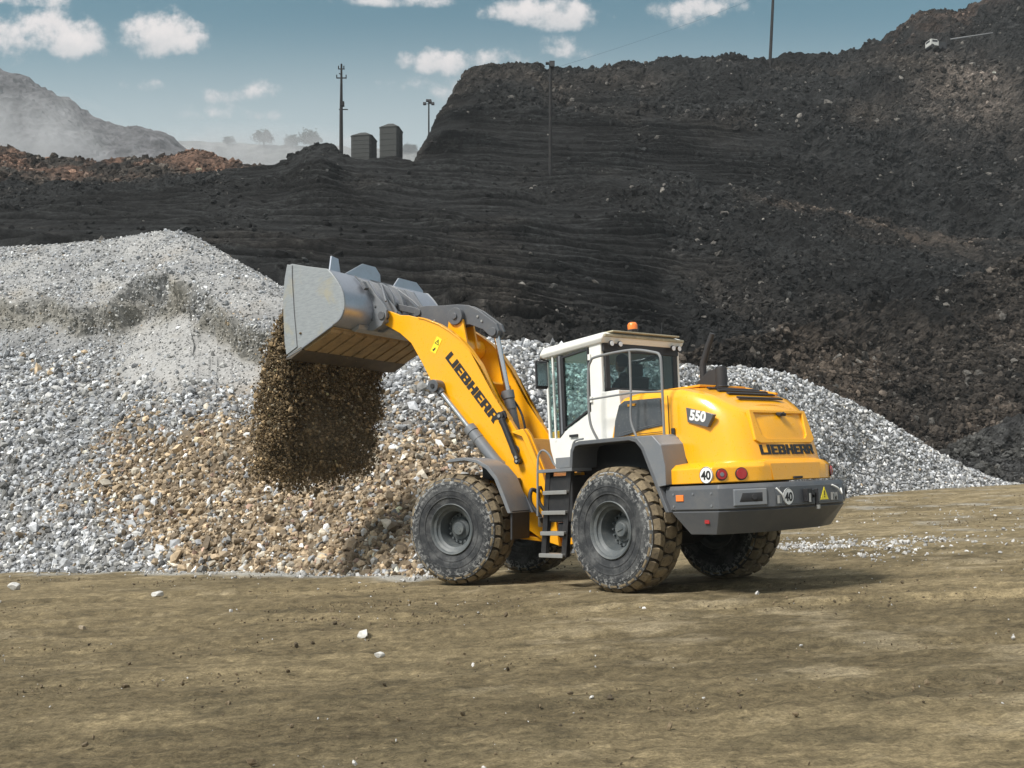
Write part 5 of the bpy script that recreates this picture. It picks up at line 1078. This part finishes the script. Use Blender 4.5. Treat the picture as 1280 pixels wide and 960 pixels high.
mb = MB(); mb.prism([(1.76, 4.38), (1.80, 4.52), (1.88, 4.66), (1.99, 4.80), (2.07, 4.89), (2.075, 4.88), (1.95, 4.72), (1.86, 4.56)], -.30, .30); obj('back_stiffener', mb, GREY, bk, bevel=.003)

# ------------------------------------------------------------ operator in the cab
def skin_fig(name, chains, mat, parent, sub=1):
    vs = []; rs = []; es = []; idx = {}
    for ch in chains:
        prev = None
        for (p, r) in ch:
            k = tuple(round(a, 4) for a in p)
            if k not in idx: idx[k] = len(vs); vs.append(p); rs.append(r)
            i = idx[k]
            if prev is not None: es.append((prev, i))
            prev = i
    me = bpy.data.meshes.new(name); me.from_pydata(vs, es, []); o = bpy.data.objects.new(name, me); COL.objects.link(o); o.parent = parent
    o.modifiers.new('skin', 'SKIN'); q = o.modifiers.new('sub', 'SUBSURF'); q.levels = sub; q.render_levels = sub
    sk_ = me.skin_vertices[0].data if me.skin_vertices else None
    for i, r in enumerate(rs): sk_[i].radius = (r, r)
    sk_[0].use_root = True
    bpy.context.view_layer.update(); dg = bpy.context.evaluated_depsgraph_get(); me2 = bpy.data.meshes.new_from_object(o.evaluated_get(dg))
    o.modifiers.clear(); o.data = me2; me2.materials.clear(); me2.materials.append(mat); me2.shade_smooth(); o.name = name; return o
pr = bpy.data.objects.new('person', None); COL.objects.link(pr); pr.matrix_world = LM @ Matrix.Translation((.90, 0, 2.30))
tag(pr, 'operator with short dark hair and dark shirt sitting behind the rear window of the cab', 'person')
ch = [[((0, 0, .06), .13), ((-.03, 0, .22), .125), ((-.05, 0, .38), .145), ((-.04, 0, .50), .11), ((-.02, 0, .57), .055), ((0, 0, .64), .06)]]
hands = []
for sg in (1, -1):
    ch.append([((0, 0, .06), .13), ((.05, sg*.11, .05), .09), ((.40, sg*.14, .06), .065), ((.46, sg*.14, -.18), .05), ((.50, sg*.13, -.42), .04), ((.60, sg*.13, -.47), .04), ((.68, sg*.14, -.48), .03)])
    ch.append([((-.04, 0, .50), .11), ((-.05, sg*.17, .47), .065), ((.02, sg*.24, .26), .048), ((.26, sg*.20, .10), .036), ((.36, sg*.175, .10), .028), ((.40, sg*.17, .11), .032)])
body = skin_fig('body', ch, SHIRT, pr)
hm = MB()                                                        # head with brow, nose, chin and ears
rows_ = [(-.115, .03, .02), (-.10, .05, .03), (-.07, .068, .02), (-.03, .078, .012), (.01, .083, .004), (.05, .084, -.002), (.09, .072, -.006), (.115, .045, -.008), (.125, .008, -.01)]
loops = []
for z_, r_, dx in rows_:
    L = []
    for k in range(20):
        a = 2*math.pi*k/20; x = math.cos(a)*r_*1.15+dx; y = math.sin(a)*r_*.88
        if abs(y) < .016 and x > 0: x += {-.03: .026, .01: .010, -.07: .010, -.10: .012}.get(z_, 0)
        if z_ == .01 and .018 < abs(y) < .045 and x > 0: x -= .010
        L.append((x, y, z_))
    loops.append(L)
hm.loft(loops); 
for sg in (1, -1): hm.loft([[(.0, sg*.070, -.03), (.02, sg*.072, .0), (.0, sg*.072, .03), (-.02, sg*.072, 0)], [(-.005, sg*.088, -.022), (.012, sg*.088, .0), (-.005, sg*.092, .028), (-.025, sg*.09, 0)]])
hd = obj('head', hm, SKIN, body, Matrix.Translation((.02, 0, .76)), sub=1)
mb = MB(); 
for sg in (1, -1): mb.tube([(.085, sg*.03-.010, .008), (.094, sg*.03, .010), (.085, sg*.03+.010, .008)], .007, 8)
obj('eye', mb, INK, body, Matrix.Translation((.02, 0, .76)), split=True)
mb = MB(); mb.tube([(.078, -.024, -.072), (.095, 0, -.070), (.078, .024, -.072)], .006, 8); obj('mouth', mb, paint('lips', (.33, .14, .11), .5, dirt=0), body, Matrix.Translation((.02, 0, .76)))
mb = MB(); hl = []
for z_, r_, dx, cut in ((-.06, .074, -.018, .0), (-.01, .088, -.014, .0), (.04, .093, -.010, .5), (.085, .086, -.006, 1), (.118, .06, -.006, 1), (.136, .012, -.008, 1)):
    L = []
    for k in range(20):
        a = 2*math.pi*k/20; x = math.cos(a)*r_*1.14+dx; y = math.sin(a)*r_*.92
        if x > .02 and cut < 1: x = .02+(x-.02)*cut*.6; 
        L.append((x, y, z_))
    hl.append(L)
mb.loft(hl); obj('hair', mb, HAIR, body, Matrix.Translation((.02, 0, .76)), sub=1)
for sg in (1, -1):
    hc = [[((.40, sg*.17, .11), .024), ((.43, sg*.168, .125), .026), ((.455, sg*.166, .13), .024)]]
    for j, (dy, ln) in enumerate(((-.030, .9), (-.011, 1.0), (.009, .95), (.027, .75))):
        b0_ = (.455, sg*.166, .13); y1 = sg*.166+dy
        hc.append([(b0_, .024), ((.470, y1, .138), .011), ((.492, y1, .132*ln+.003), .0095), ((.500, y1, .108), .0088), ((.488, y1, .092), .0082)])
    hc.append([((.43, sg*.168, .125), .026), ((.440, sg*.140, .120), .012), ((.462, sg*.132, .105), .010), ((.480, sg*.137, .095), .009)])
    skin_fig('hand', hc, SKIN, body)

# ------------------------------------------------------------ soil pouring from the bucket
LF = LM @ FM
def F2W(P): M = np.array(LF); return P @ M[:3, :3].T+M[:3, 3]
n = 160000
u = rng.random(n)**.92; y = rng.uniform(-1.33, 1.29, n)
front = rng.random(n)
z0 = 3.66+.68*front**1.2; drop = u*(z0-1.95+.42*perlin(np.stack([y*1.3, u*0, u*0], 1))+.30*perlin(np.stack([y*4.3, front*2, u*0], 1)))
z = z0-drop
x = 2.92+.04*front+(.40+.38*front)*np.sqrt(drop)+.16*perlin(np.stack([y*1.6, z*1.3, front*1.0], 1))+.06*perlin(np.stack([y*5, z*3, front*2], 1))
fl = .03+.07*u**1.5+.12*(rng.random(n) < .06)
x += rng.normal(0, 1, n)*fl; y = y*(1-.02*u)+rng.normal(0, 1, n)*fl; z = z-np.abs(rng.normal(0, .16, n))*(u > .85)-rng.exponential(.12, n)*(rng.random(n) < .08)
# stream spilling higher out of the left side of the mouth
k = 12000; u2 = rng.random(k); yk = rng.uniform(.75, 1.30, k); zk = 4.40-u2*1.6; xk = 2.97+(.35+.35*rng.random(k))*np.sqrt(u2*1.6)+rng.normal(0, .03, k)
P = np.concatenate([np.stack([x, y, z], 1), np.stack([xk, yk, zk], 1)])
cl = fbm(P*np.array([1, 1, .45]), 3.0, 3, .6, off=600); keep = rng.random(len(P)) < np.clip(.72+cl*1.6, .15, 1)
P = P[keep]; n = len(P); s = np.clip(rng.lognormal(-3.90, .60, n), .008, .13)
tn = rng.lognormal(-.1, .5, (n, 1))*np.array([.19, .135, .073]); lt = rng.random(n) < .04; tn[lt] = rng.uniform(.3, .5, (lt.sum(), 1))*np.array([1, .85, .62])
W_ = F2W(P)
zg = ground_z(W_[:, 0], W_[:, 1])
V_, F_, T_ = rocks(W_, s, np.clip(tn, .015, .6), jit=.3)
so = np_mesh('falling_soil', V_, F_, SOILM, T_); tag(so, 'brown soil and stones pouring from the raised bucket onto the heap', 'falling soil', kind='stuff')

# ------------------------------------------------------------ silos, masts, far machine
def thing(name, label, cat, loc, group=None):
    o = bpy.data.objects.new(name, None); COL.objects.link(o); o.location = loc; tag(o, label, cat, group); return o
def pxm(px_, D): return px_/FPX*D
def silo(px_, pyb, pyt, wpx, D, label):
    c = at(px_, pyb, D); h = pxm(pyb-pyt, D); w_ = pxm(wpx, D); t = thing('silo', label, 'silo', c, 'coal silos on the rim')
    mb = MB(); mb.lathe([(0, 0), (0, 0)], seg=8)
    mb = MB(); A8 = [math.pi/4+.25+2*math.pi*k/8+(.28 if k % 2 else -.28) for k in range(8)]; w_ *= 1.04; L = [[(w_/2*math.cos(a), w_/2*math.sin(a), z) for a in A8] for z in (-1, h)]; mb.loft(L); obj('shell', mb, CONC, t, ang=40)
    mb = MB()
    for z in np.linspace(h*.12, h*.98, 6): mb.loft([[((w_/2+e)*math.cos(a), (w_/2+e)*math.sin(a), z+dz) for a in A8] for e, dz in ((0, -.04), (.025, -.03), (.025, .03), (0, .04))], False)
    obj('hoop', mb, CONC, t, ang=40)
    mb = MB(); mb.loft([[(w_/2*r_*math.cos(a), w_/2*r_*math.sin(a), h+z) for a in A8] for r_, z in ((1.04, -.02), (1.04, .08), (.80, .28), (.5, .55), (.30, .72), (.05, .78))]); obj('roof', mb, CONC, t, ang=20)
silo(489, 204, 163, 30, 126, 'taller dark silo with domed cap, nearer the mesa')
silo(455, 204, 174, 33, 130, 'shorter wider dark silo, nearer the tall pole')
t = thing('utility_pole', 'tall dark pole with cross arms standing by the black cone, left of the silos', 'pole', at(426.5, 205, 112)); H = pxm(205-80, 112)
mb = MB(); mb.tube([(0, 0, -1), (0, 0, H*.5), (.03, 0, H)], [.24, .19, .10], 12); obj('mast', mb, POLEM, t, ang=60)
mb = MB(); mb.box((.03, 0, H*.86), (1.15, .1, .1)); mb.box((.03, 0, H*.95), (.7, .1, .08)); mb.box((.25, 0, H*.545), (1.0, .1, .09)); obj('cross_arm', mb, POLEM, t, split=True)
mb = MB()
for q in (-.5, .55, -.3, .3): mb.cyl((q, 0, H*.86 if abs(q) > .4 else H*.95), (q, 0, (H*.86 if abs(q) > .4 else H*.95)+.35), .06, 8)
mb.box((.12, 0, H*.60), (.42, .4, .5)); mb.box((-.12, 0, H*.9), (.3, .1, .08), ('Y', R(35))); obj('insulator', mb, POLEM, t, split=True)
def mast(px_, pyb, pyt, D, lab, heads, lean=0, mt=None, r=.15, nm='floodlight_mast'):
    t = thing(nm, lab, 'mast', at(px_, pyb, D)); H = pxm(pyb-pyt, D); mb = MB(); mb.tube([(0, 0, -1.5), (lean*H, 0, H)], [r, r*.7], 12); obj('mast', mb, mt or POLEM, t, ang=60)
    for (dx, dz, w_, h_) in heads:
        mb = MB(); mb.box((lean*H+dx, 0, H+dz), (abs(dx)*2+.1, .08, .07)) if abs(dx) > .1 and False else None
        mb.tube([(lean*H, 0, H+dz*.8-.05), (lean*H+dx, 0, H+dz)], .045, 8); mb.box((lean*H+dx, -.1, H+dz), (w_, .4, h_)); l_ = obj('floodlight', mb, POLEM, t, bevel=.02)
        mb = MB(); mb.box((lean*H+dx, -.305, H+dz), (w_*.8, .012, h_*.75)); obj('lens', mb, BLKR, l_)
    return t
mast(536, 209, 127, 150, 'floodlight mast with a cluster of lamps between the silos and the mesa', [(-.62, -.35, .45, .35), (.62, -.35, .45, .35), (0, .1, .8, .3), (.25, -.1, .4, .3)])
mast(688, 222, 81, 104, 'dark floodlight pole standing on the bench before the mesa', [(.16, .0, .55, .62), (-.32, .1, .35, .16)], r=.21)
mast(962, 78, -40, 158, 'dark slanting pole on the skyline right of centre, cut by the top of the picture', [(0, 0, .3, .3)], lean=.052, r=.26)
a_ = Vector(at(690, 86, 104)); b_ = Vector(at(967, -12, 157.5)); pts = [a_.lerp(b_, k/24)+Vector((0, 0, -1.2*4*(k/24)*(1-k/24)*.35)) for k in range(25)]
mb = MB(); mb.tube([p-a_ for p in pts], .008, 6); wr = obj('power_cable', mb, POLEM); wr.location = a_; tag(wr, 'thin sagging cable between the floodlight pole and the slanting pole', 'cable')
# small white truck cab and pale pipe high on the right slope
D_ = 148; t = thing('truck', 'tiny white truck standing high on the right skyline slope beside a pale boom', 'truck', at(1165, 62, D_)); t.rotation_euler[2] = R(12); t.scale = (.72,)*3
mb = MB(); mb.prism([(-.95, .5), (.95, .5), (.95, 1.35), (.6, 1.8), (-.85, 1.8), (-.95, 1.5)], -.9, .9); cb_ = obj('cabin', mb, paint('old_white', (.45, .45, .43), .6, dirt=.5), t, bevel=.06)
mb = MB(); mb.box((.05, -.905, 1.42), (1.2, .02, .42)); mb.box((-.96, 0, 1.4), (.02, 1.3, .4)); obj('window', mb, BLKR, cb_, split=True)
mb = MB(); mb.box((1.9, 0, .95), (1.9, 1.7, .9)); obj('load_body', mb, BLACK, t, bevel=.05)
for q in (-.5, 1.3, 2.3):
    mb = MB(); mb.cyl((q, -.95, .35), (q, .95, .35), .42, 16); obj('wheel', mb, BLACK, t)
t = thing('boom_pipe', 'long pale thin pipe slanting up the slope just right of the tiny white truck', 'pipe', at(1184, 50, D_)); L_ = pxm(57, D_)
mb = MB(); mb.tube([(0, 0, 0), (L_, 0, pxm(9, D_))], [.14, .07], 10); obj('pipe', mb, POLEL, t)
mb = MB(); mb.box((.1, 0, -.3), (.5, .5, .9)); mb.box((L_*.55, 0, -.2), (.1, .1, 1.4)); obj('support', mb, POLEM, t, split=True)

# ------------------------------------------------------------ air
HAZE = .00028
mb = MB(); mb.box((0, 2900, 150), (9000, 6300, 660)); hz = obj('haze', mb, [], smooth=False)
hm_ = bpy.data.materials.new('haze_air'); hm_.use_nodes = True; t = hm_.node_tree; t.nodes.clear()
pv = N(t, 'ShaderNodeVolumePrincipled'); pv.inputs['Color'].default_value = (.86, .90, .93, 1); pv.inputs['Density'].default_value = HAZE; pv.inputs['Anisotropy'].default_value = .1
oo = N(t, 'ShaderNodeOutputMaterial'); t.links.new(pv.outputs[0], oo.inputs['Volume']); hz.data.materials.append(hm_)
tag(hz, 'thin pale quarry haze lying over the whole pit', 'haze', kind='stuff')

# drifting dust in front of the far hill
def smoke(name, px_, py_, D, wx, wy, wz, dens, label, sd_, col=(.92, .93, .95)):
    c = at(px_, py_, D); mb = MB()
    L = []
    for k in range(1, 12):
        a = math.pi*k/12; L.append([(wx*math.sin(a)*math.cos(b_), wy*math.sin(a)*math.sin(b_), -wz*math.cos(a)) for b_ in [2*math.pi*q/24 for q in range(24)]])
    mb.loft(L); o = obj(name, mb, [], smooth=True); o.location = c
    m = bpy.data.materials.new(name); m.use_nodes = True; t = m.node_tree; t.nodes.clear()
    tcn = N(t, 'ShaderNodeTexCoord'); mp = N(t, 'ShaderNodeMapping'); mp.inputs['Scale'].default_value = (1/wx, 1/wy, 1/wz); t.links.new(tcn.outputs['Object'], mp.inputs[0])
    ln = N(t, 'ShaderNodeVectorMath', operation='LENGTH'); t.links.new(mp.outputs[0], ln.inputs[0])
    mp2 = N(t, 'ShaderNodeMapping'); mp2.inputs['Location'].default_value = (sd_, sd_, 0); mp2.inputs['Scale'].default_value = (1/wz, 1/wz, .8/wz); t.links.new(tcn.outputs['Object'], mp2.inputs[0])
    nz_ = noise(t, mp2.outputs[0], 1.3, 5, .6, .6)
    f = math_(t, 'SUBTRACT', 1.0, ln.outputs['Value'], clamp=True)
    g = math_(t, 'MULTIPLY', math_(t, 'MULTIPLY', f, ramp(t, nz_, [(.38, 0.0), (.66, 1.0)])), dens)
    pv = N(t, 'ShaderNodeVolumePrincipled'); pv.inputs['Color'].default_value = (*col, 1); t.links.new(g, pv.inputs['Density'])
    oo = N(t, 'ShaderNodeOutputMaterial'); t.links.new(pv.outputs[0], oo.inputs['Volume']); o.data.materials.append(m)
    tag(o, label, 'smoke', kind='stuff')
smoke('dust_cloud', 45, 190, 500, 56, 34, 30, .10, 'pale smoke drifting up before the far left hill', 3)
smoke('dust_cloud', 320, 200, 800, 150, 60, 24, .05, 'low pale dust lying between the far hill and the black cone', 9)
c_ = F2W(np.array([[3.55, .25, 2.25]]))[0]
px_s = CX+c_[0]/c_[1]*FPX; py_s = CY-(c_[2]-HC)/c_[1]*FPX
smoke('dust_cloud', px_s, py_s, c_[1], 1.9, 1.2, 1.35, .45, 'brown dust hanging round the soil that falls from the bucket', 21, (.50, .40, .27))
